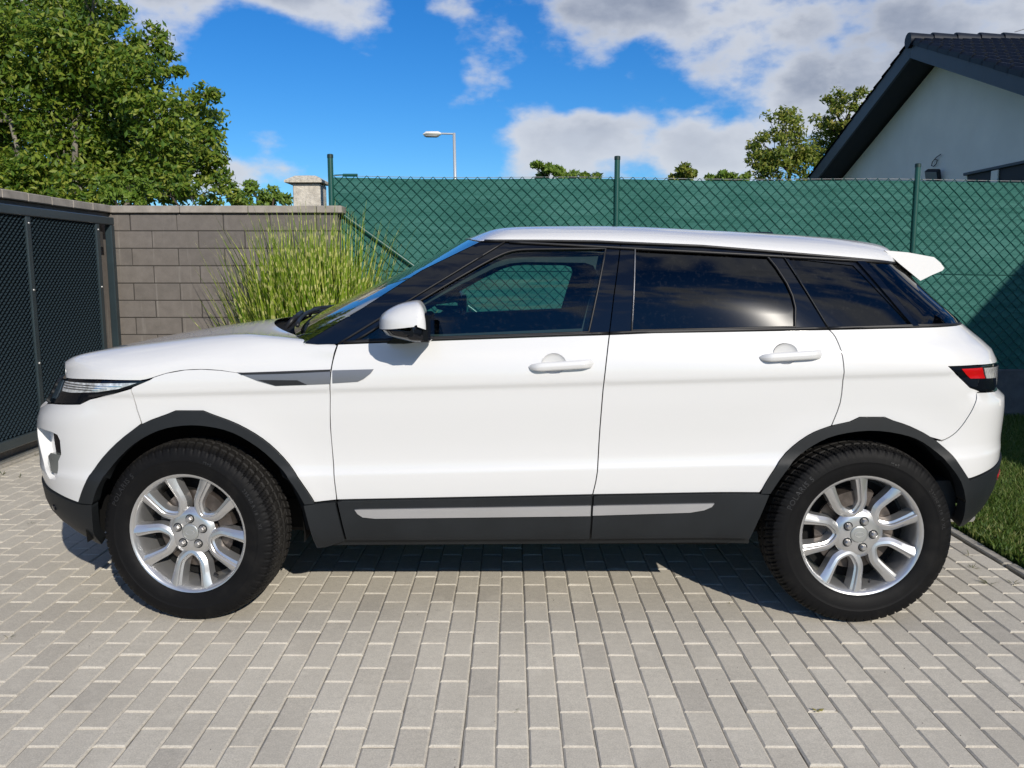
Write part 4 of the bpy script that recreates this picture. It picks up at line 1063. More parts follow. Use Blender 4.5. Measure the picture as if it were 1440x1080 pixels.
for k in range(4):
    f = k/3; row = []
    for j in range(41):
        a = base[j]; sy = a.y
        # bonnet rear edge at the same y
        best = min(br, key=lambda p: abs(p.y-sy)); b = Vector((best.x-.02, sy, best.z-.018))
        row.append(a.lerp(b, f)+Vector((0, 0, -.03*math.sin(PI*f)-.006)))
    P2.append(row)
mb.grid(P2); mb.build('cowl', M_dark, car, smooth=True)
for sgn, x0 in ((-1, -.60), (1, .05)):
    mb = MB(); pts = []
    for k in range(9):
        t = .965-.018*k*(.35 if sgn < 0 else .3); s = (x0+k*.075)/ .84; s = max(-.93, min(.93, s))
        i = min(23, int(t*24)); xe, we, ze = ws_edge(t); xc, zc_ = ws_c(t)
        pts.append(Vector((xe+(xc-xe)*(1-s*s)-.016, s*we, ze+(zc_-ze)*(1-s*s)+.018)))
    mb.tube(pts, [.010]*9, 6); mb.tube([pts[1]+Vector((-.05, 0, -.02)), pts[1]+Vector((-.02, 0, .012)), pts[4]+Vector((-.008, 0, .012))], .012, 6); mb.build('wiper', M_rub, car, smooth=True)

# ---- roof and spoiler
cRe = Curve([(-.19, 1.5205), (-.079, 1.518), (.10, 1.517), (.285, 1.5145), (.378, 1.511), (.696, 1.4975), (1.015, 1.4725), (1.236, 1.4545), (1.50, 1.432), (1.60, 1.422)])
cRc = Curve([(-.29, 1.546), (-.24, 1.560), (-.19, 1.573), (-.12, 1.584), (-.03, 1.592), (.10, 1.595), (.32, 1.596), (.45, 1.594), (.70, 1.582), (1.05, 1.565), (1.33, 1.546), (1.55, 1.519), (1.70, 1.490)])
rows2 = []
xs_ = [-.178+.02*k for k in range(10)]+[.02+.08*k for k in range(18)]+[1.455, 1.485, 1.505]
for x in xs_:
    f = sstep(.3, -.178, x); ze = cRe(x); W = half_width(x, ze)+.002; row = []
    for j in range(37):
        s = math.sin((j/18-1)*PI/2); ay = abs(s); xc = x-.107*f*(1-s*s); zc_ = cRc(xc)
        zz = ze+(zc_-ze)*max(0, 1-ay**4.5)**.55; f3 = max(0, 1-(x+.178)/.13)**2; zz += (1.5185+.030*(1-s*s)-zz)*f3; row.append(Vector((xc, s*W, zz)))
    rows2.append(row)
mb = MB(); mb.grid([[p+Vector((.004, 0, -.006)) for p in rows2[0]]]+rows2+[[p+Vector((0, -.03*(1 if p.y > 0 else -1)*(abs(p.y) > .3), -.06)) for p in rows2[-1]]]); roof = mb.build('roof', M_paint, car, angle=50, up=True)
# closing skirt under the roof edge
mb = MB(); mb.grid([[r[0] for r in rows2], [r[0]+Vector((0, .02, -.004)) for r in rows2]]); mb.grid([[r[-1]+Vector((0, -.02, -.004)) for r in rows2], [r[-1] for r in rows2]]); mb.build('roof_gutter', M_rub, car)
mb = MB()
mb.tube([(1.02, .0, cRc(1.02)-.01), (1.10, 0, cRc(1.08)+.002), (1.19, 0, cRc(1.15)+.006), (1.23, 0, cRc(1.20)-.010)], [.014, .022, .020, .008], 10); mb.v = [(x, y*.9, z) for x, y, z in mb.v]; mb.build('roof_aerial', M_gloss, car, smooth=True)
headl = Vector
mb = MB(); P = []
# spoiler: the wing across the tailgate
for j in range(31):
    s = j/15-1; y = s*.70; c = 1-abs(s)**2.4; e = max(0, (abs(s)-.90)/.10); dz = .030*c-.0; dx = .03*c
    top0 = (1.458+.055*c, 1.485+.022*c); 
    P.append([(top0[0], y, top0[1]-.002), (1.559+.04*c, y, 1.4750+.022*c), (1.670+dx, y, 1.456+dz*.8), (1.696+dx, y, 1.434+dz*.8), (1.715+dx, y, 1.412+dz*.8), (1.707+dx, y, 1.402+dz*.8),
              (1.662+dx*.6, y, 1.384+dz*.5+.025*c), (1.613+.02*c, y, 1.361+.055*c), (1.566+.03*c, y, 1.395+.05*c), (1.520+.04*c, y, 1.428+.03*c), (top0[0], y, top0[1]-.002)])
P = [[(x, y/.70*(.688-.16*max(0, x-1.46)-.45*max(0, z-1.44)), z) for x, y, z in row] for row in P]
mb.grid(P)
for row, sg in ((P[0], 1), (P[-1], -1)): mb.add(row[:-1], [tuple(range(len(row)-1))[::sg]])
sp = mb.build('rear_spoiler', M_paint, car, angle=35, fix=True)

# ---- front end
sh_both('grille', [nose(.838), (-2.045, .828), (-1.990, .862), (-1.909, .962), nose(.962), nose(.90)], M_gloss, car, off=-.012, h=.04)
for k in range(3):
    z = .862+.034*k; S = Shell().panel([nose(z+.010), nose(z-.010), (-2.035+.035*k, z-.010), (-2.03+.035*k, z+.010)], off=.002, h=.03, gap=0); S.join(S.mirrored()); link('grille_bar', S.mesh('grille_bar', M_clad), car)
BUMP_TOP = [(-2.050, .826), (-1.975, .856), (-1.930, .8645), (-1.837, .8735), (-1.752, .881), (-1.703, .903), (-1.603, .9265), (-1.524, .950)]
FOG = [(-2.036, .752), (-1.99, .762), (-1.900, .760), (-1.868, .752), (-1.856, .730), (-1.858, .672), (-1.880, .640), (-1.886, .590), (-1.905, .562), (-1.945, .556), (-1.985, .600), (-2.02, .68)]
bump = sh_both('front_bumper', [nose(.836)]+BUMP_TOP+[(-1.510, .864), (-1.494, .811)]+AFS[:iB][::-1]+[(-1.778, .486), (-1.790, .482), (-1.911, .503), (-2.035, .520), nose(.526), nose(.60), nose(.70), nose(.78)], M_paint, car, holes=[FOG], hole_depth=.045, h=.04)
S = Shell().panel(FOG, off=-.044, gap=-.004, h=.04, th=.003); S.join(S.mirrored()); link('fog_recess', S.mesh('fog_recess', M_paint), bump)
sh_part('fog_slot', [(-1.945, .750), (-1.884, .752), (-1.870, .738), (-1.872, .668), (-1.940, .662)], M_gloss, bump, off=-.030, th=.012, gap=0, h=.03)
fl_ = sh_part('fog_lamp', [(-1.985, .612), (-1.972, .645), (-1.945, .664), (-1.872, .664), (-1.884, .625), (-1.895, .590), (-1.95, .580)], M_fog, bump, off=-.012, th=.030, gap=.001, h=.03)
sh_part('fog_trim', [(-1.965, .576), (-1.890, .586), (-1.905, .564), (-1.945, .559)], M_silver, bump, off=-.022, th=.02, gap=.0, h=.03)
low = sh_both('lower_bumper', [nose(.524), (-2.035, .517), (-1.911, .500), (-1.790, .479), (-1.716, .483), (-1.725, .40), (-1.742, .285), (-1.83, .266), nose(.262), nose(.34), nose(.43)], M_clad, car, off=.008, th=.04, h=.045)
sh_both('skid_plate', [nose(.34), (-2.03, .345), (-1.93, .30), (-1.90, .268), nose(.262)], M_clad, low, off=.020, th=.02, h=.045)
for sgn in (-1, 1):
    for x, z in ((-1.935, .435), (-2.14, .44)):
        n = shell_n(s_of(x, z), z); p = Vector((x, -half_width(x, z), z))+n*.010; p.y *= -sgn; n = Vector((n.x, n.y*-sgn, n.z))
        mb = MB(); mb.tube([p-n*.01, p+n*.002, p+n*.003], [.013, .013, .011], 12); mb.build('parking_sensor', M_gloss, low, angle=40)
# mud flap corner ahead of the wheel
for sgn in (-1, 1):
    mb = MB(); mb.prism([(-1.735, .31), (-1.690, .31), (-1.676, .225), (-1.70, .25), (-1.73, .285)], sgn*.56, sgn*.775, lambda u, v, h: (u, h, v)); mb.build('air_deflector', M_rub, car, fix=True)
# headlights
HL = [(-1.985, .866), (-1.907, .963), (-1.82, .975), (-1.625, .980), (-1.479, .980), (-1.451, .984), (-1.515, .955), (-1.603, .9285), (-1.703, .905), (-1.752, .883), (-1.837, .8755), (-1.93, .8665)]
hl = sh_part('headlight', HL, M_gloss, car, off=-.002, gap=.001, h=.035)
sh_part('lamp_reflector', [(-1.855, .960), (-1.50, .972), (-1.575, .948), (-1.66, .934), (-1.80, .9225), (-1.862, .922)], M_lens, hl, off=.001, gap=.0, h=.03, th=.003)
sh_part('indicator_lens', [(-1.915, .951), (-1.875, .960), (-1.882, .918), (-1.905, .886), (-1.955, .880)], M_lens2, hl, off=.0015, gap=.0, h=.03, th=.003)
for k, (xa, xb, z) in enumerate(((-1.85, -1.66, .935), (-1.85, -1.62, .944), (-1.85, -1.56, .953))):
    sh_part('lamp_rib', [(xa, z), (xa, z+.003), (xb, z+.006), (xb, z+.003)], M_chrome, hl, off=.004, gap=0, h=.03, th=.004)
# side vents
VF = [(-1.100, 1.0095), (-.925, 1.0165), (-.748, 1.0235), (-.748, .971), (-.96, .9625), (-1.030, .982)]
vt = sh_part('side_vent', VF, M_vent, wing, off=.003, th=.012, gap=0, h=.04)
sh_part('vent_shadow_line', [(-1.105, 1.012), (-.925, 1.0185), (-.748, 1.0255), (-.748, 1.018), (-.925, 1.009), (-1.09, 1.0045)], M_rub, wing, off=.005, th=.01, gap=0, h=.05)
vm = sh_part('vent_mesh', [(-1.028, .985), (-.875, .9845), (-.838, .9675), (-.96, .9635)], M_rub, vt, off=.0045, th=.004, gap=0, h=.04)
vd = sh_part('side_vent', [(-.739, 1.0225), (-.580, 1.027), (-.593, 1.010), (-.618, .991), (-.642, .980), (-.739, .974)], M_vent, fdoor, off=.004, th=.012, gap=0, h=.04)

# ---- rear end
lamp = sh_part('tail_light', [(1.625, 1.038), (1.739, 1.0395), (1.926, 1.033), (TAIL_X(1.03)-.025, 1.030), (TAIL_X(.93)-.025, .926)]+LAMP_R[::-1][:-1], M_gloss, car, off=.004, gap=.001, h=.035)
sh_part('red_lens', [(1.672, 1.029), (1.768, 1.030), (1.792, .986), (1.716, .990)], M_red, lamp, off=.0065, gap=0, th=.004, h=.03)
sh_part('clear_lens', [(1.778, 1.028), (1.90, 1.022), (1.985, 1.012), (2.0, .945), (1.935, .936), (1.905, .975), (1.80, .985)], M_clear, lamp, off=.0065, gap=0, th=.004, h=.03)
rb = sh_both('rear_bumper', RBS[::-1]+[(1.600, .750)]+ARS[iQs+1:]+[(1.755, .594), (1.832, .609), (1.908, .624), (2.0, .645), tail(.652), tail(.72), tail(.82), tail(.905), (TAIL_X(.916)-.10, .916), (1.892, .9205), (1.779, .9305)], M_paint, car, h=.045)
rl = sh_both('lower_bumper', [(1.735, .590), (1.755, .592), (1.832, .607), (1.908, .622), (2.0, .643), tail(.65), tail(.55), tail(.45), tail(.375), (1.857, .368), (1.740, .385), (1.731, .50)], M_clad, car, off=.008, th=.04, h=.045)
sh_part('rear_reflector', [(1.93, .575), (1.985, .580), (1.985, .555), (1.935, .550)], M_red, rl, off=.012, gap=0, th=.006, h=.03)
mb = MB(); mb.tube([(1.75, -.50, .335), (1.98, -.50, .335)], .036, 16, cap=False); mb.tube([(1.98, -.50, .335), (1.90, -.50, .335)], .032, 16, cap=False); mb.build('exhaust_tip', M_chrome, car, smooth=True)
mb = MB(); mb.tube([(1.55, -.50, .32), (1.88, -.50, .335)], .031, 12); mb.build('exhaust_pipe', M_hub, car, smooth=True)

# ---- cladding
ca = sh_part('arch_cladding', AFS+AFI[::-1], M_clad, car, off=.012, th=.05, gap=0, h=.035, flare=.0)
cr_ = sh_part('arch_cladding', ARS+ARI[::-1], M_clad, car, off=.012, th=.05, gap=0, h=.035)
sh_part('sill_cladding', [(-.741, .502), (.2665, .527), (.266, .47), (.2605, .345), (-.714, .335)], M_clad, fdoor, off=.014, th=.03, h=.045)
sh_part('sill_cladding', [(.2705, .527), (.921, .540), (.957, .537), (.895, .353), (.2645, .345)], M_clad, rdoor, off=.014, th=.03, h=.045)
sh_part('wing_foot', [(-.874, .487), (-.829, .492), (-.747, .498), (-.718, .334), (-.80, .300), (-.84, .297)], M_clad, wing, off=.013, th=.03, h=.045)
sh_part('sill_strip', [(-.671, .470), (.2605, .489), (.2595, .447), (-.590, .433), (-.640, .438), (-.660, .452)], M_silver, fdoor, off=.022, th=.010, gap=0, h=.045)
sh_part('sill_strip', [(.2695, .489), (.744, .4995), (.735, .486), (.705, .472), (.65, .462), (.2685, .449)], M_silver, rdoor, off=.022, th=.010, gap=0, h=.045)
sh_part('rocker_panel', [(-.84, .294), (.902, .314), (.897, .352), (-.715, .333), (-.80, .300)], M_clad, car, off=-.004, th=.05, h=.06)
sh_part('sill_shadow_gap', [(-.73, .53), (.92, .555), (.90, .34), (-.72, .32)], M_rub, car, off=-.004, th=.01, h=.09)

# ---- wheel wells, underside
for ax in (AXLE_F, AXLE_R):
    for sgn in (-1, 1):
        mb = MB(); mb.lathe([(sgn*.865, .442), (sgn*.60, .438), (sgn*.52, .42), (sgn*.50, .0)], 30, a0=R(14 if ax > 0 else -6), a1=R(186)); mb.v = [(x+ax, y, z+AXLE_Z+.005) for x, y, z in mb.v]
        mb.build('wheel_well', M_dark, car, smooth=True)
mb = MB(); mb.bbox(-1.95, 1.85, -.52, .52, .25, .42, .02); mb.bbox(-.86, .86, -.80, .80, .285, .40, .02); mb.build('underbody', M_dark, car)
mb = MB(); mb.box(-1.85, -1.05, -.48, .48, .42, .93); mb.build('engine_block', M_dark, car)

# ---- cabin
mb = MB(); mb.box(-.80, 1.75, -.80, .80, .40, .56); mb.box(1.05, 1.85, -.50, .50, .56, .98); mb.build('cabin_floor', M_trimp, car)
mb = MB(); P = []
for y in (-.84, -.5, 0, .5, .84):
    P.append([(-1.02, y, 1.10), (-.90, y, 1.135), (-.62, y, 1.125+.03*(y < -.1 and y > -.6)), (-.50, y, 1.08), (-.47, y, .98), (-.60, y, .70), (-.95, y, .60)])
mb.grid(P); mb.build('dashboard', M_trimp, car, smooth=True)
sw = MB(); ring = [Vector((0, .185*math.cos(a), .185*math.sin(a))) for a in [2*PI*k/32 for k in range(33)]]
sw.tube(ring, .016, 8, cap=False); sw.tube([(0, -.17, 0), (0, .17, 0)], .014, 6); sw.tube([(0, 0, 0), (0, 0, -.17)], .016, 6); sw.tube([(-.05, 0, 0), (.012, 0, 0)], .065, 14)
o = sw.build('steering_wheel', M_trimp, car, smooth=True); o.location = (-.40, -.37, 1.055); o.rotation_euler = (0, R(-22), 0)
def seat(x, y, w_):
    mb = MB(); mb.bbox(x-.28, x+.25, y-w_, y+w_, .56, .72, .05)
    prof = [(x+.16, .70), (x+.36, 1.22), (x+.40, 1.25), (x+.46, 1.22), (x+.30, .70)]
    mb.prism(prof, y-w_*.92, y+w_*.92, lambda u, v, h: (u, h, v)); s_ = mb.build('seat', M_seat, car, fix=True)
    mb = MB(); mb.bbox(x+.385, x+.475, y-.125, y+.125, 1.285, 1.445, .035); mb.tube([(x+.42, y-.06, 1.2), (x+.43, y-.06, 1.32)], .007, 6); mb.tube([(x+.42, y+.06, 1.2), (x+.43, y+.06, 1.32)], .007, 6); mb.build('head_restraint', M_seat, s_)
seat(.05, -.37, .25); seat(.05, .37, .25)
mb = MB(); mb.bbox(.72, 1.18, -.66, .66, .60, .78, .05); mb.prism([(1.10, .76), (1.28, 1.20), (1.36, 1.20), (1.22, .76)], -.66, .66, lambda u, v, h: (u, h, v)); rs_ = mb.build('rear_seat', M_seat, car, fix=True)
for y in (-.42, .42):
    mb = MB(); mb.bbox(1.29, 1.37, y-.12, y+.12, 1.21, 1.33, .03); mb.build('head_restraint', M_seat, rs_)
# inner door trims and headlining with the window openings
IN_F = [(-.60, 1.160), (-.46, 1.245), (-.25, 1.372), (-.12, 1.437), (-.06, 1.455), (.0, 1.461), (.24, 1.457), (.272, 1.445), (.283, 1.418), (.222, 1.190), (-.30, 1.168)]
IN_R = [(.46, 1.452), (.90, 1.440), (1.00, 1.30), (1.00, 1.205), (.445, 1.200)]
sh_part('door_trim', [(-.72, .56), (.32, .56), (.345, 1.16), (.385, 1.50), (-.06, 1.507), (-.36, 1.33), (-.70, 1.13)], M_trimp, fdoor, off=-.055, th=.012, holes=[IN_F], gap=0, h=.08)
sh_part('door_trim', [(.32, .56), (.95, .58), (1.18, .82), (1.17, 1.18), (1.02, 1.46), (.385, 1.50), (.345, 1.16)], M_trimp, rdoor, off=-.055, th=.012, holes=[IN_R], gap=0, h=.08)
sh_part('boot_trim', [(1.18, .82), (1.70, .85), (1.85, 1.0), (1.75, 1.18), (1.45, 1.42), (1.02, 1.46), (1.17, 1.18)], M_trimp, car, off=-.055, th=.012, gap=0, h=.08)
mb = MB(); mb.grid([[Vector((p.x+.03 if p.x < 0 else p.x, p.y*.93, p.z-.040)) for p in r] for r in rows2]); mb.build('headlining', principled('headlining_cloth', (.16, .16, .155), .95), car, smooth=True)
mb = MB(); mb.bbox(-.20, -.155, -.11, .11, 1.425, 1.475, .01); mb.build('rear_view_mirror', M_trimp, car)

# ---- wing mirrors
def mirrors():
    OUT = catmull([(-.541, 1.190), (-.538, 1.228), (-.520, 1.252), (-.472, 1.279), (-.420, 1.292), (-.392, 1.292), (-.374, 1.270), (-.366, 1.235), (-.363, 1.188)], 3)
    prof = [(.958, .90, .0), (.966, .985, 0), (.985, 1.0, 0), (1.03, .985, .0), (1.075, .93, .01), (1.105, .83, .02), (1.125, .66, .03), (1.135, .40, .04), (1.138, .06, .05)]
    cx_, cz_ = -.44, 1.205
    for sgn, par in ((-1, fdoor[0]), (1, fdoor[1])):
        mb = MB(); P = []
        for y, k, sh in prof: P.append([(cx_+(x-cx_)*k+sh, sgn*y, cz_+(z-cz_)*k if z > cz_ else z+(cz_-z)*(1-k)) for x, z in OUT])
        mb.grid(P); root = mb.build('wing_mirror', M_paint, par, angle=40, fix=False)
        mb = MB(); LOW = [(-.538, 1.1885), (-.366, 1.1885), (-.352, 1.228), (-.345, 1.225), (-.343, 1.150), (-.352, 1.142), (-.40, 1.140), (-.47, 1.152), (-.522, 1.168)]
        P = []
        for y, k, sh in [(.95, .95, 0)]+prof[:-1]: P.append([(cx_+(x-cx_)*k+sh*(x < -.4), sgn*(y-.003), 1.186+(z-1.186)*k) for x, z in LOW+LOW[:1]])
        mb.grid(P); mb.add([P[-1][i] for i in range(len(LOW))], [tuple(range(len(LOW)))]); mb.add([P[0][i] for i in range(len(LOW))], [tuple(range(len(LOW)))])
        mb.build('mirror_base', M_gloss, root, angle=40, fix=True)
        mb = MB(); mb.add([(-.352, sgn*.965, 1.165), (-.352, sgn*1.115, 1.165), (-.350, sgn*1.115, 1.25), (-.350, sgn*.965, 1.25)], [(0, 1, 2, 3)]); mb.build('mirror_glass', M_chrome, root)
        mb = MB(); mb.prism([(-.525, 1.128), (-.46, 1.175), (-.37, 1.172), (-.36, 1.142), (-.45, 1.128)], sgn*(half_width(-.45, 1.15)-.01), sgn*.965, lambda u, v, h: (u, h, v)); mb.build('mirror_arm', M_gloss, root, fix=True)
        mb = MB(); mb.bbox(-.384, -.342, *sorted((sgn*.960, sgn*1.112)), 1.146, 1.252, .008); mb.build('mirror_rim', M_gloss, root)
mirrors()

# ---- wheels
M_tyre = principled('tyre_rubber', (.0055, .0055, .006), .58, var=(35, .3), bump=(500, .0006), spec=.13)
def tyre_material():
    m = principled('tyre_rubber_dusty', (.0055, .0055, .006), .58, bump=(500, .0006), spec=.13); w = NT(m.node_tree); b = next(n for n in w.n if n.type == 'BSDF_PRINCIPLED')
    sp_ = w.node('ShaderNodeSeparateXYZ'); o = w.node('ShaderNodeTexCoord').outputs['Object']; w.l.new(o, sp_.inputs[0])
    r_ = w.math('SQRT', w.math('ADD', w.math('MULTIPLY', sp_.outputs[0], sp_.outputs[0]), w.math('MULTIPLY', sp_.outputs[2], sp_.outputs[2])))
    n = w.noise(o, 38, 5, .7); d = w.math('MULTIPLY', w.range(r_, .352, .366, 0, 1, True), w.range(n, .3, .7, .25, .9))
    d = w.math('ADD', w.math('MULTIPLY', d, .20), w.math('MULTIPLY', w.range(w.noise(o, 9, 4, .6), .5, .8, 0, 1), .08))
    w.put(b.inputs['Base Color'], w.mix(d, (.0055, .0055, .006), (.10, .092, .08))); return m
M_tyre = tyre_material()
M_tyre_txt = principled('tyre_lettering', (.016, .016, .017), .5)
def tyre_mesh():
    side = [(.236, .090), (.243, .101), (.252, .108), (.268, .1145), (.290, .1175), (.300, .1175), (.302, .1185), (.318, .1165), (.330, .1135), (.341, .1085)]
    half = [(y, r) for r, y in side]; n_t = 40
    tread = [(.1025-.205*i/n_t) for i in range(n_t+1)]
    def rt(y): return .3505+.0190*(1-(abs(y)/.1025)**3.2)
    prof = [(y, r, 0) for y, r in half]+[(y, rt(y), 1) for y in tread]+[(-y, r, 0) for y, r in half[::-1]]
    PITCH, SUB = 66, 9; n = PITCH*SUB; vs = []; fs = []; Lp = len(prof)
    for i in range(n):
        a = 2*PI*i/n; c, s = math.cos(a), math.sin(a); ph = i/SUB
        for (y, r, t) in prof:
            d = 0
            if t:
                ay = abs(y)
                if min(abs(ay-.060), abs(ay-.020)) < .0034: d = .0085
                q = (ph+ay*9+(0 if y > 0 else .5)) % 1.0
                if ay > .024 and q < .24: d = .0075
                if .024 < ay < .058 and .55 < (ph+ay*14+.3) % 1 < .68: d = max(d, .004)
                if ay > .064 and .58 < q < .69: d = max(d, .004)
                if ay <= .016 and ((ph*1+y*20) % 1) < .16: d = .006
                if ay > .098: d *= .8
            elif r > .335:
                q = (ph+.1085*9+(0 if y > 0 else .5)) % 1.0
                if q < .24: d = .004
            elif .317 < r < .333:
                if (ph*1.0) % 1 < .12: d = .0012
            rr = r-d
            z = rr*s
            vs.append((rr*c, -y, z))
    for i in range(n):
        j = (i+1) % n
        for k in range(Lp-1): fs.append((i*Lp+k, i*Lp+k+1, j*Lp+k+1, j*Lp+k))
    mb = MB(); mb.add(vs, fs); return mb.mesh('tyre', M_tyre, angle=28)
tyre_me = tyre_mesh()
def ring_text(txt, r, a_mid, size, upside=False):
    cu = bpy.data.curves.new('lettering', 'FONT'); cu.body = txt; cu.size = size; cu.extrude = .0008; cu.align_x = 'CENTER'; cu.resolution_u = 2; cu.space_character = 1.12
    o = bpy.data.objects.new('lettering', cu); COL.objects.link(o); dg = bpy.context.evaluated_depsgraph_get(); me = bpy.data.meshes.new_from_object(o.evaluated_get(dg))
    bpy.data.objects.remove(o); bpy.data.curves.remove(cu)
    for v in me.vertices:
        x, y, z = v.co; rr = r+y; a = a_mid-x/r; yl = .1175 if rr < .31 else .1165-(rr-.318)*.25
        v.co = (rr*math.cos(a), -(yl+.0006+z), rr*math.sin(a))
    me.materials.append(M_tyre_txt); me.update(); return me
txt_meshes = [ring_text('POLARIS 5', .305, R(145), .030), ring_text('235/60 R 18  V XL', .308, R(22), .020), ring_text('Barum', .305, R(-92), .030), ring_text('M+S', .305, R(70), .018)]
def spoke_mesh():
    """one U-shaped double spoke pointing along +X"""
    e = [(.2335, .0700, .0280, -.0960), (.215, .0655, .0245, -.0950), (.19, .0610, .0212, -.0920), (.16, .0560, .0192, -.0880), (.135, .0515, .0185, -.0845), (.117, .0450, .0182, -.0815), (.100, .0310, .0180, -.0790), (.086, .0140, .0180, -.0770), (.082, 0, .0180, -.0765)]
    path = catmull(e, 2); path = path+[(r, -l, w, y) for r, l, w, y in path[::-1][1:]]
    rows = []
    for i, (r, l, w, y) in enumerate(path):
        p = Vector((r, 0, l)); q = Vector((path[min(i+1, len(path)-1)][0], 0, path[min(i+1, len(path)-1)][1]))-Vector((path[max(i-1, 0)][0], 0, path[max(i-1, 0)][1]))
        t = q.normalized(); nrm = Vector((t.z, 0, -t.x))            # towards the outside of the U
        if i == 0: s0 = nrm
        Y = lambda d: Vector((0, y+d, 0))
        sec = [(-w*1.30, .056), (-w*1.14, .028), (-w*.98, .0125), (-w*.55, .0095), (-w*.40, .0015), (-w*.28, .0), (w*.30, .0025), (w*.98, .0125), (w*1.08, .054)]
        rows.append([p+nrm*a+Y(b) for a, b in sec])
    mb = MB(); mb.grid(rows); return mb.mesh('spoke', M_alloy, angle=24)
spoke_me = spoke_mesh()
def lathe_mesh(name, prof, mat, n=64, angle=30):
    mb = MB(); mb.lathe(prof, n); return mb.mesh(name, mat, angle=angle)
barrel_me = lathe_mesh('wheel', [(-.085, .2275), (-.0955, .2325), (-.1015, .2395), (-.1025, .2440), (-.0995, .2465), (-.092, .2440), (-.088, .2375), (-.080, .2300), (-.070, .2265), (-.060, .2235), (-.02, .218), (.06, .214), (.095, .222), (.10, .24)], M_alloy)
hub_me = lathe_mesh('wheel_hub', [(-.0600, .100), (-.066, .092), (-.0720, .083), (-.0755, .070), (-.0765, .050), (-.0770, .036), (-.0740, .0345)], M_alloy)
cap_me = lathe_mesh('centre_cap', [(-.0740, .0345), (-.0785, .0335), (-.0800, .0310), (-.0805, .029), (-.0800, .0285), (-.0812, .012), (-.0814, 0)], principled('cap_grey', (.40, .41, .40), .35, metal=.6), 40)
mbt = MB(); mbt.lathe([(-.0812, .0165), (-.0824, .0160), (-.0824, .0145), (-.0812, .0140)], 28); mbt.v = [(x*1.15, y, z*.66) for x, y, z in mbt.v]; badge_me = mbt.mesh('badge', M_silver, angle=30)
M_nut = principled('nut_steel', (.45, .44, .43), .38, metal=.85)
def nut():
    mb = MB(); mb.lathe([(-.0760, .0138), (-.0800, .0135), (-.0800, .0120)], 18); mb.lathe([(-.0765, .0122), (-.0920, .0118), (-.0950, .0085), (-.0950, 0)], 6); return mb.mesh('lug_nut', M_nut, angle=30)
nut_me = nut()
mbt = MB(); mbt.lathe([(-.0774, .0185), (-.0774, .011)], 20); shade_ring_me = mbt.mesh('nut_shade_ring', M_clad)  # flat dark ring, its colour stands in for shade in the nut pocket
disc_me = lathe_mesh('brake_disc', [(-.030, .02), (-.050, .07), (-.028, .085), (-.020, .09), (-.020, .158), (-.004, .158), (-.004, .08)], M_disc)
back_me = lathe_mesh('brake_backplate', [(.012, 0), (.012, .205)], M_dark)
mbt = MB(); mbt.lathe([(-.052, .115), (-.052, .172), (-.03, .178), (.03, .178), (.03, .115)], 14, a0=R(10), a1=R(75)); calip_me = mbt.mesh('brake_caliper', M_disc, angle=40)
mbt = MB(); mbt.tube([(.205, -.075, 0), (.19, -.088, 0)], .0045, 8); valve_me = mbt.mesh('tyre_valve', M_rub)
def wheel(x, sgn, rot, steer):
    w_ = link('wheel', barrel_me, car, (x, sgn*.8125, .3635), (0, 0, steer if sgn < 0 else steer+PI))
    t = link('tyre', tyre_me.copy(), w_)
    for v in t.data.vertices:                       # the tyre stands flat on the paving and bulges a little
        zz = v.co.z+.3635
        if zz < .0: v.co.z = -.3635+.0005
        if v.co.z < -.20: v.co.y *= 1+.035*min(1, (-.20-v.co.z)/.12)
    for tm_ in txt_meshes:
        o = link('lettering', tm_, w_, (0, 0, 0), (0, -rot*0, 0))
    for k in range(5):
        link('spoke', spoke_me, w_, rot=(0, -(rot+k*2*PI/5), 0))
        a = rot+PI/5+k*2*PI/5; link('lug_nut', nut_me, w_, (.0555*math.cos(a), 0, .0555*math.sin(a))); link('nut_shade_ring', shade_ring_me, w_, (.0555*math.cos(a), 0, .0555*math.sin(a)))
    link('wheel_hub', hub_me, w_); link('centre_cap', cap_me, w_); link('badge', badge_me, w_); link('brake_disc', disc_me, w_); link('brake_backplate', back_me, w_)
    link('brake_caliper', calip_me, w_, rot=(0, R(-60) if x > 0 else R(0), 0)); link('tyre_valve', valve_me, w_, rot=(0, -(rot-PI*.62), 0))
wheel(AXLE_F, -1, R(53), R(-6.5)); wheel(AXLE_R, -1, R(36), 0)
wheel(AXLE_F, 1, R(20), R(-6.5)); wheel(AXLE_R, 1, R(64), 0)
# ================================================================ small things on the paving
M_weed = leaf_material('weed_leaf', [(.2, (.05, .07, .02)), (.6, (.10, .11, .04)), (1, (.20, .15, .07))], .25, .6, 6)
def weed(label, x, y, n, size, group='weeds in the paving joints', up=.5):
    mb = MB(); tint = []
    for k in range(n):
        a = rnd.uniform(0, 2*PI); L = size*rnd.uniform(.5, 1.1); w_ = L*.035; u = Vector((math.cos(a), math.sin(a), rnd.uniform(.1, 1.2)*up)); s = Vector((-math.sin(a), math.cos(a), 0))*w_
        p = Vector((0, 0, 0)); q = u*L*.55; e = u*L+Vector((0, 0, -L*.2*rnd.random()))
        mb.add([p-s*.4, p+s*.4, q+s, q-s, e], [(0, 1, 2, 3), (3, 2, 4)]); tint += [rnd.random()]*2
    me = mb.mesh('weed', M_weed); a = me.attributes.new('tint', 'FLOAT', 'FACE'); a.data.foreach_set('value', tint)
    return tag(link('weed', me, None, (x, y, -.004)), label, 'weed', group)
def ground_at(px, py):
    p = at(px, py, 1.0); t = 1.4114/(1.4114-p[2]); return p[0]*t, t
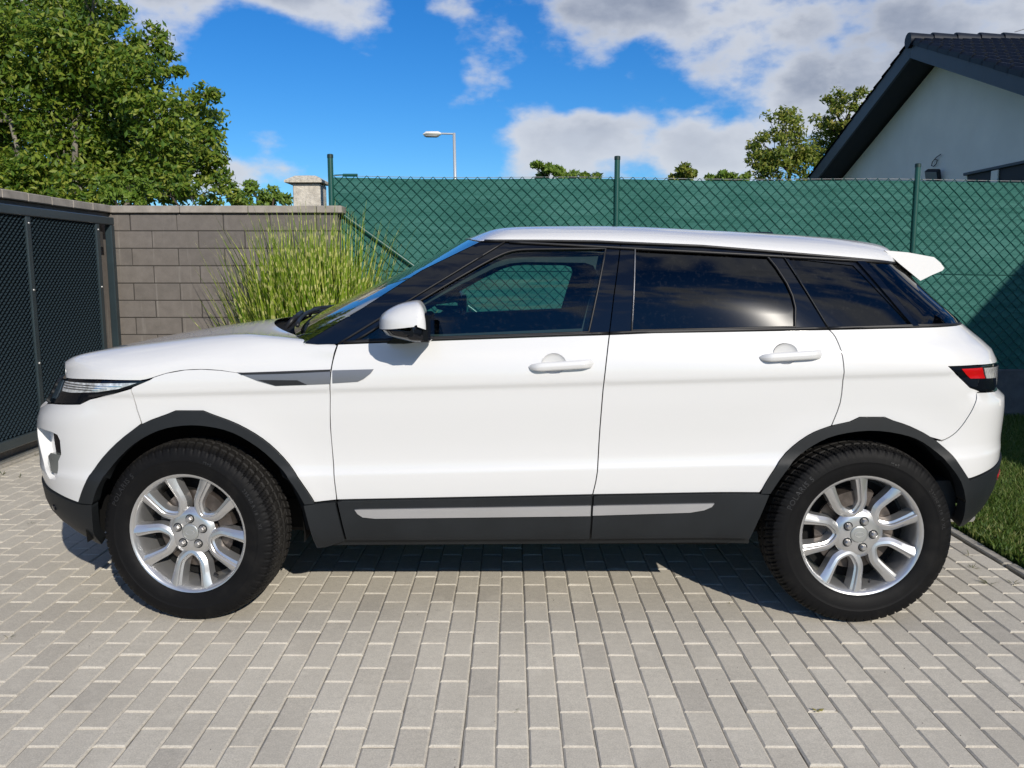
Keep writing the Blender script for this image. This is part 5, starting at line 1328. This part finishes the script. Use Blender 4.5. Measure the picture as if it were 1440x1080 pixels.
for label, px, py, n, s in (
    ('sprawling dark weed in the paving by the kerb, right of the rear wheel', 1390, 821, 22, .05),
    ('small weed in the paving nearest the kerb and the photo edge', 1425, 820, 14, .04),
    ('upright dry weed just right of the rear tyre', 1367, 799, 12, .05),
    ('low weed tuft against the kerb stones behind the rear bumper', 1363, 781, 16, .045),
    ('thin seedling weed on the paving ahead of the front bumper', 28, 671, 9, .06),
    ('tiny sprig in the paving below the gate, at the photo edge', 4, 668, 8, .08),
    ('green weed tuft against the gate track in front of the car nose', 46, 640, 26, .075),
    ('small green weed near the gate track beside the tiny sprig', 15, 652, 16, .06),
    ('dry weed sprig on the paving left of the front bumper shadow', 42, 736, 9, .035),
    ('tiny star-shaped weed in a joint at the middle of the driveway', 723, 999, 10, .022),
    ('tiny weed in a paving joint near the rear wheel shadow', 1027, 850, 10, .028),
    ('dry weed sprig at the left edge of the driveway', 12, 897, 8, .035)):
    x, y = ground_at(px, py); weed(label, x, y, n, s)
x, y = ground_at(1150, 1001)
mb = MB()
for k, (a, L) in enumerate(((.2, .022), (2.6, .020), (4.2, .017))):
    u = Vector((math.cos(a), math.sin(a), .25)); s = Vector((-math.sin(a), math.cos(a), .1))*L*.32
    mb.add([Vector((0, 0, .003)), u*L*.5+s, u*L+Vector((0, 0, .002)), u*L*.5-s], [(0, 1, 2), (0, 2, 3)])
tag(mb.build('fallen_leaf', principled('leaf_yellowing', (.22, .19, .04), .6), None, loc=(x, y, .002)), 'small yellowish fallen leaf on the paving below the rear door', 'leaf')

mb = MB(); r5 = random.Random(9)
for _ in range(260):
    x, y = r5.uniform(-2.2, 2.3), r5.uniform(2.1, 6.5); q = r5.uniform(.0012, .0032)
    if not in_view(x, y, 0, 20) or hidden_by_car(x, y): continue
    v = [(x+q*math.cos(a)*r5.uniform(.7, 1.2), y+q*math.sin(a)*r5.uniform(.7, 1.2), -.0005) for a in (0, 1.6, 3.1, 4.7)]+[(x, y, q*.9)]
    mb.add(v, [(0, 1, 4), (1, 2, 4), (2, 3, 4), (3, 0, 4)])
tag(mb.build('grit', principled('dark_grit', (.09, .08, .065), .95), driveway), kind='stuff')
